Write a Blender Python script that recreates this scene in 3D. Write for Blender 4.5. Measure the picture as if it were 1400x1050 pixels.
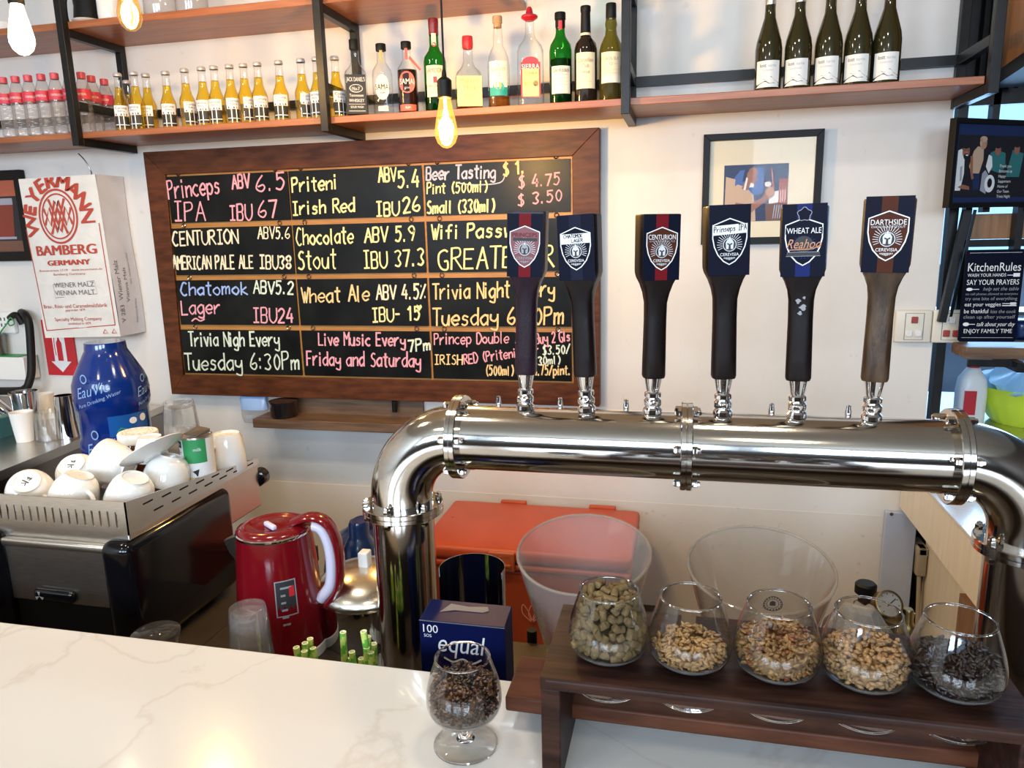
import bpy, bmesh, math, random
from mathutils import Vector, Matrix, Euler
random.seed(7)
PI = math.pi
C = bpy.context.scene.collection
SC = bpy.context.scene
for o in list(bpy.data.objects):
    bpy.data.objects.remove(o)

# ------------------------------------------------------------------ camera
CAM_H = 1.62
PITCH, YAW, ROLL, FPX = math.radians(11.71), math.radians(-13.18), math.radians(-1.38), 1015.0
_f = Vector((math.sin(YAW)*math.cos(PITCH), math.cos(YAW)*math.cos(PITCH), -math.sin(PITCH)))
_r0 = Vector((math.cos(YAW), -math.sin(YAW), 0)); _u0 = _r0.cross(_f)
_r = _r0*math.cos(ROLL) + _u0*math.sin(ROLL); _u = _u0*math.cos(ROLL) - _r0*math.sin(ROLL)
CP = Vector((0, 0, CAM_H))
cam_d = bpy.data.cameras.new('camera'); cam = bpy.data.objects.new('camera', cam_d); C.objects.link(cam)
cam_d.sensor_width = 36; cam_d.lens = FPX/1400*36; cam_d.clip_start = 0.02
cam.matrix_world = Matrix(((_r.x, _u.x, -_f.x, 0), (_r.y, _u.y, -_f.y, 0), (_r.z, _u.z, -_f.z, CAM_H), (0, 0, 0, 1)))
SC.camera = cam

# measuring helpers: where a sight line of the photograph meets a real plane of the room
def _ray(x, y): return _r*((x-700)/FPX) - _u*((y-525)/FPX) + _f
def onX(x, y, X): d = _ray(x, y); return CP + d*(X/d.x)
def onY(x, y, Y): d = _ray(x, y); return CP + d*(Y/d.y)
def onZ(x, y, Z): d = _ray(x, y); return CP + d*((Z-CAM_H)/d.z)
def depth(p): return (Vector(p)-CP).dot(_f)

# ------------------------------------------------------------------ world, light, exposure
SC.view_settings.view_transform = 'Standard'; SC.view_settings.look = 'None'
SC.view_settings.gamma = 1; SC.view_settings.use_curve_mapping = False
SC.view_settings.exposure = 0.22
SC.cycles.transparent_max_bounces = 40
SC.cycles.max_bounces = 10
w = bpy.data.worlds.new('sky'); SC.world = w; w.use_nodes = True
bg = w.node_tree.nodes['Background']; bg.inputs[0].default_value = (0.30, 0.62, 1.0, 1); bg.inputs[1].default_value = 1.6

def area(name, loc, rot, sx, sy, power, col):
    l = bpy.data.lights.new(name, 'AREA'); l.shape = 'RECTANGLE'; l.size = sx; l.size_y = sy; l.energy = power; l.color = col
    o = bpy.data.objects.new(name, l); C.objects.link(o); o.location = loc; o.rotation_euler = rot
    return o
# daylight through the shop-front windows behind the camera, and through the kitchen window
for q, lx in enumerate((-2.3, -0.5, 1.3)):
    area('daylight_shopfront_%d' % q, (lx, -2.78, 2.25), (PI/2-.12, 0, 0), 1.3, .86, 64, (0.70, 0.84, 1.0))
area('daylight_kitchen', (1.9, 4.7, 2.0), (-PI/2, 0, 0), 1.8, 1.4, 60, (0.35, 0.62, 1.0))
# warm ceiling downlights over the bar
for q, (lx, ly) in enumerate(((-2.0, 0.9), (-0.9, 0.9), (0.2, 0.9), (-1.6, -0.7), (0.4, -0.7))):
    area('ceiling_downlight_%d' % q, (lx, ly, 2.97), (0, 0, 0), 0.22, 0.22, 8, (1.0, 0.87, 0.68))

# ------------------------------------------------------------------ mesh builder
def smoothpath(pts, n=4):
    if len(pts) < 3: return pts
    out = []
    P = [pts[0]] + pts + [pts[-1]]
    for i in range(1, len(P)-2):
        p0, p1, p2, p3 = P[i-1], P[i], P[i+1], P[i+2]
        for k in range(n):
            t = k/n
            out.append(tuple(0.5*((2*b) + (-a+c)*t + (2*a-5*b+4*c-d)*t*t + (-a+3*b-3*c+d)*t**3) for a, b, c, d in zip(p0, p1, p2, p3)))
    out.append(pts[-1])
    return out

_tcache = {}
def textgeo(s):
    """outline text as flat mesh data, cap height 1, baseline 0, starting at x 0"""
    if s in _tcache: return _tcache[s]
    cu = bpy.data.curves.new('t', 'FONT'); cu.body = s; cu.size = 1; cu.resolution_u = 3
    ob = bpy.data.objects.new('t', cu); C.objects.link(ob)
    dg = bpy.context.evaluated_depsgraph_get()
    me = bpy.data.meshes.new_from_object(ob.evaluated_get(dg))
    vs = [(v.co.x, v.co.y) for v in me.vertices]; fs = [tuple(p.vertices) for p in me.polygons]
    bpy.data.objects.remove(ob); bpy.data.curves.remove(cu); bpy.data.meshes.remove(me)
    if vs:
        k = 1/0.69; x0 = min(v[0] for v in vs)
        vs = [((x-x0)*k, y*k) for x, y in vs]
    wd = max([v[0] for v in vs] or [0])
    _tcache[s] = (vs, fs, wd)
    return _tcache[s]

GL = {
'A':'!003a60 !1454','B':'!000a 0a4a5745 05 0545524000','C':'594a2a0503204051','D':'!000a 0a3a653000','E':'!5a0a0050 !0545','F':'!5a0a00 !0545',
'G':'593a080320505434','H':'!000a !606a !0565','I':'!1a5a !3a30 !1050','J':'5a523012','K':'!000a !5a0450','L':'!0a0050','M':'!000a356a60','N':'!000a606a',
'O':'3a0703306367 673a','P':'!000a 0a4a584605','R':'!000a 0a4a584605 !2560','S':'593a182645523001','T':'!0a6a !3a30','U':'0a032040636a','V':'!0a306a',
'W':'!0a2037406a','X':'!006a !0a60','Y':'!0a356a !3530','Z':'!0a6a0060',
'a':'553604022052 !5650','b':'!0a00 053654523001','c':'553604023051','d':'553604022052 !5a50','e':'0353553604022051','f':'5a3a2820 !0646',
'g':'553604022052 565y3x0y','h':'!0a00 04365550','i':'!2620 !2829','j':'363y1x !3839','k':'!0a00 !460350','l':'2a2130','m':'!0600 04263530 34566560',
'n':'!0600 04365550','o':'360402305254 5436','p':'!060x 053654523001','q':'553604022052 !565x','r':'!0600 033656','s':'552614434120 2001','t':'2a2140 !0747',
'u':'0602204156 !5650','v':'!063056','w':'!0610345066','x':'!0056 !0650','y':'06033254 565y3x0y','z':'!06560050',
'0':'3a17133053573a','1':'!183a30','2':'082a4a5700 !0050','3':'093a583552 523001','4':'!3a0353 !4640','5':'!5a1a16 1637543001','6':'4a160230524413','7':'!0a5a20',
'8':'35083a583502305235','9':'5735083a5730','.':'!2021','·':'!2425',':':'!2122 !2627','-':'!1545','$':'593a182645523001 !3b3z','(':'4b27234z','2)':'',
')':'2b47432z','/':'!005a','%':'!005a 0919 4151',',':'!211z',"'":'!2a28','~':'0x2y4x6y'}
GW = {'i': 3.2, 'l': 3.4, '.': 3.2, ':': 3.2, '1': 4, 'I': 6, 'm': 7.4, 'w': 7.4, 't': 5, ' ': 4, '(': 4.5, ')': 4.5, "'": 3}
YV = {'a': 10, 'b': 11, 'z': -1, 'y': -2, 'x': -3}
def yv(c): return YV[c] if c in YV else int(c)

class MB:
    def __init__(s): s.v = []; s.f = []; s.m = []; s.sm = []; s.cm = 0; s.M = None; s.smooth = True
    def mat(s, i): s.cm = i; return s
    def add(s, vs, fs):
        n = len(s.v)
        if s.M is not None: vs = [tuple(s.M @ Vector(p)) for p in vs]
        s.v += [tuple(p) for p in vs]
        for f in fs: s.f.append(tuple(i+n for i in f)); s.m.append(s.cm); s.sm.append(s.smooth)
        return s
    def box(s, x0, y0, z0, x1, y1, z1):
        return s.add([(x0,y0,z0),(x1,y0,z0),(x1,y1,z0),(x0,y1,z0),(x0,y0,z1),(x1,y0,z1),(x1,y1,z1),(x0,y1,z1)],
                     [(0,3,2,1),(4,5,6,7),(0,1,5,4),(1,2,6,5),(2,3,7,6),(3,0,4,7)])
    def rbox(s, x0, y0, z0, x1, y1, z1, r, seg=3):
        bm = bmesh.new(); bmesh.ops.create_cube(bm, size=1)
        for v in bm.verts: v.co = Vector(((x0+x1)/2 + v.co.x*(x1-x0), (y0+y1)/2 + v.co.y*(y1-y0), (z0+z1)/2 + v.co.z*(z1-z0)))
        bmesh.ops.bevel(bm, geom=list(bm.edges), offset=r, segments=seg, affect='EDGES', profile=0.5)
        bm.verts.index_update()
        s.add([tuple(v.co) for v in bm.verts], [tuple(v.index for v in f.verts) for f in bm.faces]); bm.free(); return s
    def hexa(s, p): # 8 points, bottom ring then top ring
        return s.add(p, [(0,3,2,1),(4,5,6,7),(0,1,5,4),(1,2,6,5),(2,3,7,6),(3,0,4,7)])
    def lathe(s, prof, seg=32, c=(0, 0, 0), a0=0, a1=2*PI, capb=False, capt=False):
        full = abs(a1-a0-2*PI) < 1e-6; n = seg if full else seg+1
        vs = []
        for r, z in prof:
            for k in range(n):
                a = a0 + (a1-a0)*k/seg
                vs.append((c[0]+r*math.cos(a), c[1]+r*math.sin(a), c[2]+z))
        fs = []
        for i in range(len(prof)-1):
            for k in range(seg):
                k2 = (k+1) % n
                fs.append((i*n+k, i*n+k2, (i+1)*n+k2, (i+1)*n+k))
        if capb: fs.append(tuple(reversed(range(n))))
        if capt: fs.append(tuple((len(prof)-1)*n+k for k in range(n)))
        return s.add(vs, fs)
    def cyl(s, r, z0, z1, seg=24, c=(0, 0, 0)): return s.lathe([(r, z0), (r, z1)], seg, c, capb=True, capt=True)
    def tube(s, pts, r, seg=10, caps=True, up=None):
        pts = [Vector(p) for p in pts]; vs = []; fs = []; N = None
        for i, p in enumerate(pts):
            t = (pts[min(i+1, len(pts)-1)] - pts[max(i-1, 0)]).normalized()
            if N is None:
                N = Vector((0, 0, 1)) if abs(t.z) < 0.9 else Vector((1, 0, 0))
            N = (N - t*N.dot(t)).normalized(); B = t.cross(N)
            rr = r[i] if isinstance(r, (list, tuple)) else r
            for k in range(seg):
                a = 2*PI*k/seg + PI/seg
                vs.append(p + N*(rr*math.cos(a)) + B*(rr*math.sin(a)))
        for i in range(len(pts)-1):
            for k in range(seg):
                k2 = (k+1) % seg; fs.append((i*seg+k, i*seg+k2, (i+1)*seg+k2, (i+1)*seg+k))
        if caps: fs.append(tuple(reversed(range(seg)))); fs.append(tuple((len(pts)-1)*seg+k for k in range(seg)))
        return s.add(vs, fs)
    def bar(s, a, b, w, h=None):  # square-section bar
        return s.tube([a, b], w*0.7071, 4)
    def loft(s, secs, caps=True):
        n = len(secs[0]); vs = [p for q in secs for p in q]; fs = []
        for i in range(len(secs)-1):
            for k in range(n):
                k2 = (k+1) % n; fs.append((i*n+k, i*n+k2, (i+1)*n+k2, (i+1)*n+k))
        if caps: fs.append(tuple(reversed(range(n)))); fs.append(tuple((len(secs)-1)*n+k for k in range(n)))
        return s.add(vs, fs)
    def ball(s, c, r, sx=1, sy=1, sz=1, nu=16, nv=10):
        vs = [(c[0], c[1], c[2]-r*sz)]; fs = []
        for i in range(1, nv):
            t = -PI/2 + PI*i/nv
            for k in range(nu):
                a = 2*PI*k/nu; vs.append((c[0]+r*sx*math.cos(t)*math.cos(a), c[1]+r*sy*math.cos(t)*math.sin(a), c[2]+r*sz*math.sin(t)))
        vs.append((c[0], c[1], c[2]+r*sz)); L = len(vs)-1
        for k in range(nu):
            k2 = (k+1) % nu; fs.append((0, 1+k2, 1+k)); fs.append((L, L-nu+k, L-nu+k2))
            for i in range(nv-2): fs.append((1+i*nu+k, 1+i*nu+k2, 1+(i+1)*nu+k2, 1+(i+1)*nu+k))
        return s.add(vs, fs)
    # ---- flat work in a frame fr = (origin, x, y); n = x cross y
    def flat(s, pts, fr, off=0.0):
        o, X, Y = fr; n = X.cross(Y)
        return s.add([o + X*a + Y*b + n*off for a, b in pts], [tuple(range(len(pts)))])
    def rect(s, x0, y0, x1, y1, fr, off=0.0): return s.flat([(x0,y0),(x1,y0),(x1,y1),(x0,y1)], fr, off)
    def ell(s, cx, cy, rx, ry, fr, off=0.0, n=20): return s.flat([(cx+rx*math.cos(2*PI*k/n), cy+ry*math.sin(2*PI*k/n)) for k in range(n)], fr, off)
    def line(s, pts, w, fr, off=0.0, closed=False):
        o, X, Y = fr; n = X.cross(Y); P = [Vector((p[0], p[1])) for p in pts]; L = len(P); vs = []
        for i in range(L):
            a = P[(i-1) % L] if (closed or i > 0) else P[i]; b = P[(i+1) % L] if (closed or i < L-1) else P[i]
            t = b-a
            if t.length < 1e-9: t = Vector((1, 0))
            t.normalize(); q = Vector((-t.y, t.x))*w/2
            for e in (P[i]+q, P[i]-q): vs.append(o + X*e.x + Y*e.y + n*off)
        fs = [(2*i, 2*i+1, 2*((i+1) % L)+1, 2*((i+1) % L)) for i in range(L if closed else L-1)]
        return s.add(vs, fs)
    def text(s, t, fr, x, y, h, off=0.0, w=None, al='l', shear=0.0, fn=None):
        vs, fs, wd = textgeo(t)
        if not vs: return s
        k = h if w is None else w/wd
        x0 = x - (wd*k*0.5 if al == 'c' else wd*k if al == 'r' else 0)
        P = [(x0 + a*k + shear*b*h, y + b*h) for a, b in vs]
        if fn: return s.add([fn(a, b) for a, b in P], fs)
        o, X, Y = fr; n = X.cross(Y)
        return s.add([o + X*a + Y*b + n*off for a, b in P], fs)
    def hand(s, t, fr, x0, y0, x1, y1, h, lw, off=0.0, slant=0.08, jit=0.25):
        """stroke lettering from (x0,y0) to (x1,y1) on the frame"""
        tot = sum(GW.get(c, 6)+1.3 for c in t) - 1.3
        L = math.hypot(x1-x0, y1-y0); kx = L/tot; ky = h/10; ca, sa = (x1-x0)/L, (y1-y0)/L; cx = 0
        for c in t:
            g = GL.get(c); wd = GW.get(c, 6)
            if g and c != ' ':
                jy = random.uniform(-jit, jit); js = random.uniform(0.94, 1.06)
                narrow = (c in 'il.:1'); sh = -1.4 if c in 'il.:' else -1 if c == '1' else 0
                for st in g.split(' '):
                    sharp = st.startswith('!'); st = st.lstrip('!')
                    if len(st) < 4: continue
                    pts = [(float(st[i])+sh, yv(st[i+1])) for i in range(0, len(st)-1, 2)]
                    if not sharp: pts = smoothpath(pts, 4)
                    Q = []
                    for a, b in pts:
                        b2 = b*js + jy; a2 = (cx + a + slant*b2)
                        Q.append((x0 + a2*kx*ca - b2*ky*sa, y0 + a2*kx*sa + b2*ky*ca))
                    lw2 = lw*random.uniform(0.85, 1.15); of2 = off + random.uniform(0, 1e-4)
                    if not sharp: s.line(Q, lw2, fr, of2)
                    else:
                        for (ax, ay), (bx, by) in zip(Q, Q[1:]):
                            l_ = math.hypot(bx-ax, by-ay) or 1e-6; ux, uy = (bx-ax)/l_*lw2*.35, (by-ay)/l_*lw2*.35
                            s.line([(ax-ux, ay-uy), (bx+ux, by+uy)], lw2, fr, of2); of2 += 1e-5
            cx += wd + 1.3
        return s
    # ---- on a cylinder around local z, front facing -y
    def cpatch(s, R, u0, u1, z0, z1, seg=12):
        return s.lathe([(R, z0), (R, z1)], seg, a0=-PI/2+u0/R, a1=-PI/2+u1/R)
    def cpoly(s, pts, R): return s.add([(R*math.cos(-PI/2+a/R), R*math.sin(-PI/2+a/R), b) for a, b in pts], [tuple(range(len(pts)))])
    def ctext(s, t, R, u, z, h, w=None, al='c', shear=0.0):
        return s.text(t, None, u, z, h, w=w, al=al, shear=shear, fn=lambda a, b: (R*math.cos(-PI/2+a/R), R*math.sin(-PI/2+a/R), b))
    def build(s, name, mats, parent=None, angle=40, bevel=0, loc=None, sub=0):
        if not isinstance(mats, (list, tuple)): mats = [mats]
        me = bpy.data.meshes.new(name); me.from_pydata(s.v, [], s.f)
        for mm in mats: me.materials.append(mm)
        me.polygons.foreach_set('material_index', s.m); me.polygons.foreach_set('use_smooth', s.sm)
        me.validate(); me.update()
        if angle: me.set_sharp_from_angle(angle=math.radians(angle))
        o = bpy.data.objects.new(name, me); C.objects.link(o)
        if parent: o.parent = parent
        if loc: o.location = loc
        if bevel:
            b = o.modifiers.new('bevel', 'BEVEL'); b.width = bevel; b.segments = 2; b.limit_method = 'ANGLE'; b.angle_limit = math.radians(40)
            b.harden_normals = False
        return o

def FR(o, x=(1, 0, 0), y=(0, 0, 1)): return (Vector(o), Vector(x).normalized(), Vector(y).normalized())

def tag(o, label=None, cat=None, group=None, kind=None):
    if label: o['label'] = label
    if cat: o['category'] = cat
    if group: o['group'] = group
    if kind: o['kind'] = kind
    return o
def thing(name, label, cat, loc=(0, 0, 0), rot=(0, 0, 0), group=None):
    o = bpy.data.objects.new(name, None); C.objects.link(o); o.empty_display_size = 0.05
    o.location = loc; o.rotation_euler = rot
    return tag(o, label, cat, group)
def dup(root, loc, rot=None, label=None, group=None):
    kids = {}
    for q in bpy.data.objects:
        if q.parent: kids.setdefault(q.parent.name, []).append(q)
    def cp(o, par):
        c = o.copy(); C.objects.link(c)
        if par: c.parent = par
        for ch in kids.get(o.name, []): cp(ch, c)
        return c
    r = cp(root, None); r.location = loc
    if rot is not None: r.rotation_euler = rot
    if label: r['label'] = label
    if group: r['group'] = group
    return r
ORD = ['first', 'second', 'third', 'fourth', 'fifth', 'sixth', 'seventh', 'eighth', 'ninth', 'tenth', 'eleventh', 'twelfth', 'thirteenth', 'fourteenth', 'fifteenth']

# ------------------------------------------------------------------ materials
def mat(name, col, rough=0.5, metal=0.0, noise=0.0, nscale=20, bump=0.0, bscale=60, coat=0.0, stretch=None, col2=None, emit=None, estr=0, spec=None, sss=0):
    m = bpy.data.materials.new(name); m.use_nodes = True; nt = m.node_tree; b = nt.nodes['Principled BSDF']
    b.inputs['Base Color'].default_value = (*col, 1); b.inputs['Roughness'].default_value = rough; b.inputs['Metallic'].default_value = metal
    b.inputs['Coat Weight'].default_value = coat; b.inputs['Coat Roughness'].default_value = 0.08
    if spec is not None: b.inputs['Specular IOR Level'].default_value = spec
    if emit: b.inputs['Emission Color'].default_value = (*emit, 1); b.inputs['Emission Strength'].default_value = estr
    if noise or bump or col2:
        tc = nt.nodes.new('ShaderNodeTexCoord'); mp = nt.nodes.new('ShaderNodeMapping'); nt.links.new(tc.outputs['Object'], mp.inputs[0])
        if stretch: mp.inputs['Scale'].default_value = stretch
    if noise or col2:
        n = nt.nodes.new('ShaderNodeTexNoise'); n.inputs['Scale'].default_value = nscale; n.inputs['Detail'].default_value = 6
        nt.links.new(mp.outputs[0], n.inputs[0])
        r = nt.nodes.new('ShaderNodeValToRGB'); r.color_ramp.elements[0].position = 0.35; r.color_ramp.elements[1].position = 0.65
        c2 = col2 or tuple(min(1, c*(1+noise)) for c in col); c1 = col if col2 else tuple(c*(1-noise) for c in col)
        r.color_ramp.elements[0].color = (*c1, 1); r.color_ramp.elements[1].color = (*c2, 1)
        nt.links.new(n.outputs[0], r.inputs[0]); nt.links.new(r.outputs[0], b.inputs['Base Color'])
    if bump:
        n2 = nt.nodes.new('ShaderNodeTexNoise'); n2.inputs['Scale'].default_value = bscale; n2.inputs['Detail'].default_value = 4
        nt.links.new(mp.outputs[0], n2.inputs[0])
        bp = nt.nodes.new('ShaderNodeBump'); bp.inputs['Strength'].default_value = bump; bp.inputs['Distance'].default_value = 0.01
        nt.links.new(n2.outputs[0], bp.inputs['Height']); nt.links.new(bp.outputs[0], b.inputs['Normal'])
    return m

def thin_glass(name, col=(0.97, 0.98, 0.97), edge=(0.55, 0.58, 0.58), rough=0.02, gl=1.0, haze=0.0, hazecol=(0.8, 0.8, 0.8), ior=1.45):
    """clear wall of glass or plastic: see-through with a Fresnel reflection, denser where seen edge-on"""
    m = bpy.data.materials.new(name); m.use_nodes = True; nt = m.node_tree; nt.nodes.clear()
    out = nt.nodes.new('ShaderNodeOutputMaterial'); tr = nt.nodes.new('ShaderNodeBsdfTransparent'); g = nt.nodes.new('ShaderNodeBsdfGlossy')
    g.inputs['Roughness'].default_value = rough; g.inputs['Color'].default_value = (gl, gl, gl, 1)
    lw = nt.nodes.new('ShaderNodeLayerWeight'); lw.inputs[0].default_value = 0.5
    pw = nt.nodes.new('ShaderNodeMath'); pw.operation = 'POWER'; pw.inputs[1].default_value = 3.0; nt.links.new(lw.outputs['Facing'], pw.inputs[0])
    mx = nt.nodes.new('ShaderNodeMix'); mx.data_type = 'RGBA'; mx.inputs['A'].default_value = (*col, 1); mx.inputs['B'].default_value = (*edge, 1)
    nt.links.new(pw.outputs[0], mx.inputs['Factor']); nt.links.new(mx.outputs['Result'], tr.inputs[0])
    p5 = nt.nodes.new('ShaderNodeMath'); p5.operation = 'POWER'; p5.inputs[1].default_value = 5.0; nt.links.new(lw.outputs['Facing'], p5.inputs[0])
    f0 = ((ior-1)/(ior+1))**2
    fr = nt.nodes.new('ShaderNodeMath'); fr.operation = 'MULTIPLY_ADD'; fr.inputs[1].default_value = 1-f0; fr.inputs[2].default_value = f0; nt.links.new(p5.outputs[0], fr.inputs[0])
    ms = nt.nodes.new('ShaderNodeMixShader'); nt.links.new(fr.outputs[0], ms.inputs[0]); nt.links.new(tr.outputs[0], ms.inputs[1]); nt.links.new(g.outputs[0], ms.inputs[2])
    last = ms
    if haze:
        d = nt.nodes.new('ShaderNodeBsdfDiffuse'); d.inputs[0].default_value = (*hazecol, 1)
        m2 = nt.nodes.new('ShaderNodeMixShader'); m2.inputs[0].default_value = haze; nt.links.new(ms.outputs[0], m2.inputs[1]); nt.links.new(d.outputs[0], m2.inputs[2]); last = m2
    nt.links.new(last.outputs[0], out.inputs[0])
    return m

def wood(name, c1, c2, rough=0.4, scale=6, stretch=(1, 12, 12), coat=0.0, bump=0.05, spec=None):
    return mat(name, c1, rough, col2=c2, nscale=scale, stretch=stretch, coat=coat, bump=bump, bscale=scale*3, spec=spec)

M_white_wall = None
M = {}
M['steel'] = mat('polished_steel', (0.60, 0.575, 0.54), 0.11, 1.0, noise=0.04, nscale=14, stretch=(1, 10, 10), bump=0.01, bscale=160)
M['steel_brushed'] = mat('brushed_steel', (0.62, 0.58, 0.52), 0.28, 1.0, noise=0.08, nscale=20, stretch=(2, 30, 30))
M['steel_dark'] = mat('dark_steel', (0.25, 0.24, 0.23), 0.3, 1.0)
M['chrome'] = mat('chrome', (0.85, 0.85, 0.86), 0.06, 1.0)
M['mirror'] = mat('mirror_steel', (0.6, 0.6, 0.6), 0.07, 1.0)
M['black_iron'] = mat('black_painted_iron', (0.007, 0.007, 0.0075), 0.38, 0.0, noise=0.3, nscale=40, spec=0.3)
M['shelf_wood'] = wood('reddish_shelf_wood', (0.27, 0.085, 0.032), (0.38, 0.135, 0.055), 0.35, 5, (1, 14, 14))
M['board_wood'] = wood('dark_varnished_wood', (0.060, 0.017, 0.006), (0.125, 0.038, 0.013), 0.42, 5, (2, 9, 9), spec=.2)
M['backing_wood'] = wood('orange_backing_wood', (0.36, 0.15, 0.025), (0.47, 0.21, 0.045), 0.45, 7, (1, 10, 10))
M['slate'] = mat('chalk_slate', (0.006, 0.0065, 0.006), 0.33, noise=0.6, nscale=7, bump=0.02, bscale=15, spec=0.16)
M['rack_wood'] = wood('dark_rack_wood', (0.013, 0.005, 0.0035), (0.042, 0.017, 0.011), 0.42, 9, (1, 9, 9), spec=.14)
M['red_wood'] = wood('reddish_brown_wood', (0.060, 0.019, 0.009), (0.115, 0.037, 0.017), 0.45, 9, (1, 7, 7), spec=.2)
M['ledge_wood'] = wood('dull_brown_wood', (0.10, 0.055, 0.03), (0.19, 0.11, 0.06), 0.5, 6, (1, 10, 10))
M['cream_wood'] = wood('cream_painted_wood', (0.74, 0.67, 0.54), (0.80, 0.74, 0.61), 0.55, 5, (10, 10, 1))
M['brown_wood'] = wood('orange_brown_wood', (0.22, 0.10, 0.035), (0.33, 0.16, 0.06), 0.4, 6, (8, 8, 1))
M['black_plastic'] = mat('black_plastic', (0.003, 0.003, 0.004), 0.10, spec=0.4)
M['matte_black'] = mat('matte_black', (0.006, 0.006, 0.006), 0.5, spec=0.25)
M['white'] = mat('white_plastic', (0.80, 0.80, 0.78), 0.35)
M['porcelain'] = mat('white_porcelain', (0.82, 0.81, 0.78), 0.12, coat=0.5)
M['paper'] = mat('white_paper', (0.74, 0.72, 0.66), 0.7, noise=0.05, nscale=30)
M['sack'] = mat('woven_sack_paper', (0.73, 0.71, 0.67), 0.55, noise=0.05, nscale=16, bump=0.35, bscale=16)
M['sack_side'] = mat('sack_side_paper', (0.62, 0.65, 0.76), 0.55, noise=0.04, nscale=14, bump=0.25, bscale=14)
M['ink_red'] = mat('red_ink', (0.46, 0.055, 0.03), 0.6)
M['ink_grey'] = mat('grey_ink', (0.16, 0.15, 0.15), 0.6)
M['ink_black'] = mat('black_ink', (0.02, 0.02, 0.02), 0.6)
M['ink_white'] = mat('white_ink', (0.78, 0.78, 0.78), 0.5)
M['gold'] = mat('gold_ink', (0.50, 0.34, 0.10), 0.5)
for k, c in dict(pink=(0.82, 0.36, 0.42), yellow=(0.82, 0.76, 0.36), cream=(0.84, 0.74, 0.52), lav=(0.45, 0.47, 0.62), blue=(0.33, 0.45, 0.80), orange=(0.85, 0.60, 0.28), mint=(0.68, 0.76, 0.62)).items():
    M['chalk_'+k] = mat('chalk_'+k, c, 0.9, noise=0.18, nscale=220)
M['red'] = mat('red_enamel', (0.15, 0.003, 0.007), 0.15, coat=0.25)
M['bright_red'] = mat('bright_red', (0.55, 0.02, 0.03), 0.4)
M['orange'] = mat('orange_plastic', (0.50, 0.072, 0.020), 0.42, noise=0.06, nscale=9, bump=0.04, bscale=220)
M['orange_dark'] = mat('orange_latch_plastic', (0.46, 0.095, 0.03), 0.35)
M['navy'] = mat('navy_card', (0.003, 0.006, 0.05), 0.42, spec=0.12)
M['navy2'] = mat('navy_badge', (0.0025, 0.0035, 0.014), 0.45, spec=0.08)
M['blue_stripe'] = mat('blue_stripe', (0.010, 0.018, 0.11), 0.45, spec=0.08)
M['red_stripe'] = mat('red_stripe', (0.15, 0.006, 0.010), 0.45, spec=0.08)
M['brown_stripe'] = mat('brown_stripe', (0.07, 0.018, 0.008), 0.45, spec=0.08)
M['grey_blue'] = mat('grey_blue_stripe', (0.009, 0.012, 0.03), 0.45, spec=0.08)
M['rose'] = mat('rose_shield', (0.17, 0.025, 0.032), 0.4)
M['silver_ink'] = mat('silver_ink', (0.62, 0.62, 0.64), 0.4)
M['dim_ink'] = mat('dim_grey_ink', (0.28, 0.28, 0.30), 0.4)
M['copper_ink'] = mat('copper_ink', (0.50, 0.20, 0.08), 0.4)
M['green'] = mat('green_print', (0.03, 0.28, 0.09), 0.4)
M['teal'] = mat('teal_print', (0.02, 0.28, 0.28), 0.45)
M['jug_blue'] = mat('blue_polycarbonate', (0.002, 0.022, 0.17), 0.13, coat=0.3)
M['jug_sleeve'] = mat('blue_sleeve_print', (0.008, 0.09, 0.34), 0.25)
M['jug_ink'] = mat('pale_blue_ink', (0.25, 0.42, 0.72), 0.4)
M['dark_blue_plastic'] = mat('dark_blue_plastic', (0.010, 0.03, 0.12), 0.25, coat=0.3)
M['glass'] = thin_glass('clear_glass', (0.985, 0.985, 0.98), (0.50, 0.52, 0.54))
M['thick_glass'] = thin_glass('thick_clear_glass', (0.97, 0.975, 0.975), (0.60, 0.62, 0.63), ior=1.7, haze=.04, hazecol=(.9, .9, .9))
M['acrylic'] = thin_glass('clear_acrylic', (0.95, 0.95, 0.95), (0.62, 0.60, 0.57), haze=0.025, hazecol=(0.8, 0.78, 0.75))
M['frosted'] = thin_glass('frosted_acrylic', (0.94, 0.93, 0.92), (0.60, 0.58, 0.55), haze=0.11, hazecol=(0.75, 0.72, 0.70), rough=0.1)
M['pet'] = thin_glass('clear_bottle_plastic', (0.90, 0.88, 0.87), (0.42, 0.40, 0.40), rough=0.05, haze=0.10, hazecol=(0.75, 0.7, 0.68), ior=1.6)
M['bottle_glass'] = thin_glass('bottle_glass', (0.97, 0.97, 0.965), (0.42, 0.43, 0.44))
M['green_glass'] = thin_glass('green_bottle_glass', (0.10, 0.50, 0.12), (0.01, 0.10, 0.02))
M['green_deep'] = mat('deep_green_liquor', (0.006, 0.05, 0.010), 0.08, coat=0.3)
M['olive_glass'] = thin_glass('olive_bottle_glass', (0.46, 0.42, 0.12), (0.10, 0.08, 0.02), haze=0.12, hazecol=(0.25, 0.22, 0.06))
M['wine_glass'] = mat('dark_olive_bottle_glass', (0.022, 0.020, 0.006), 0.05, coat=0.6)
M['dark_glass'] = mat('near_black_bottle_glass', (0.012, 0.007, 0.005), 0.05, coat=0.6)
M['beer'] = thin_glass('pale_beer', (0.97, 0.80, 0.20), (0.72, 0.42, 0.04), haze=0.08, hazecol=(0.95, 0.66, 0.06))
M['amber'] = thin_glass('amber_liquor', (0.72, 0.36, 0.08), (0.30, 0.10, 0.02), haze=0.1, hazecol=(0.5, 0.22, 0.05))
M['dark_rum'] = mat('dark_rum', (0.020, 0.006, 0.004), 0.1)
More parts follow.
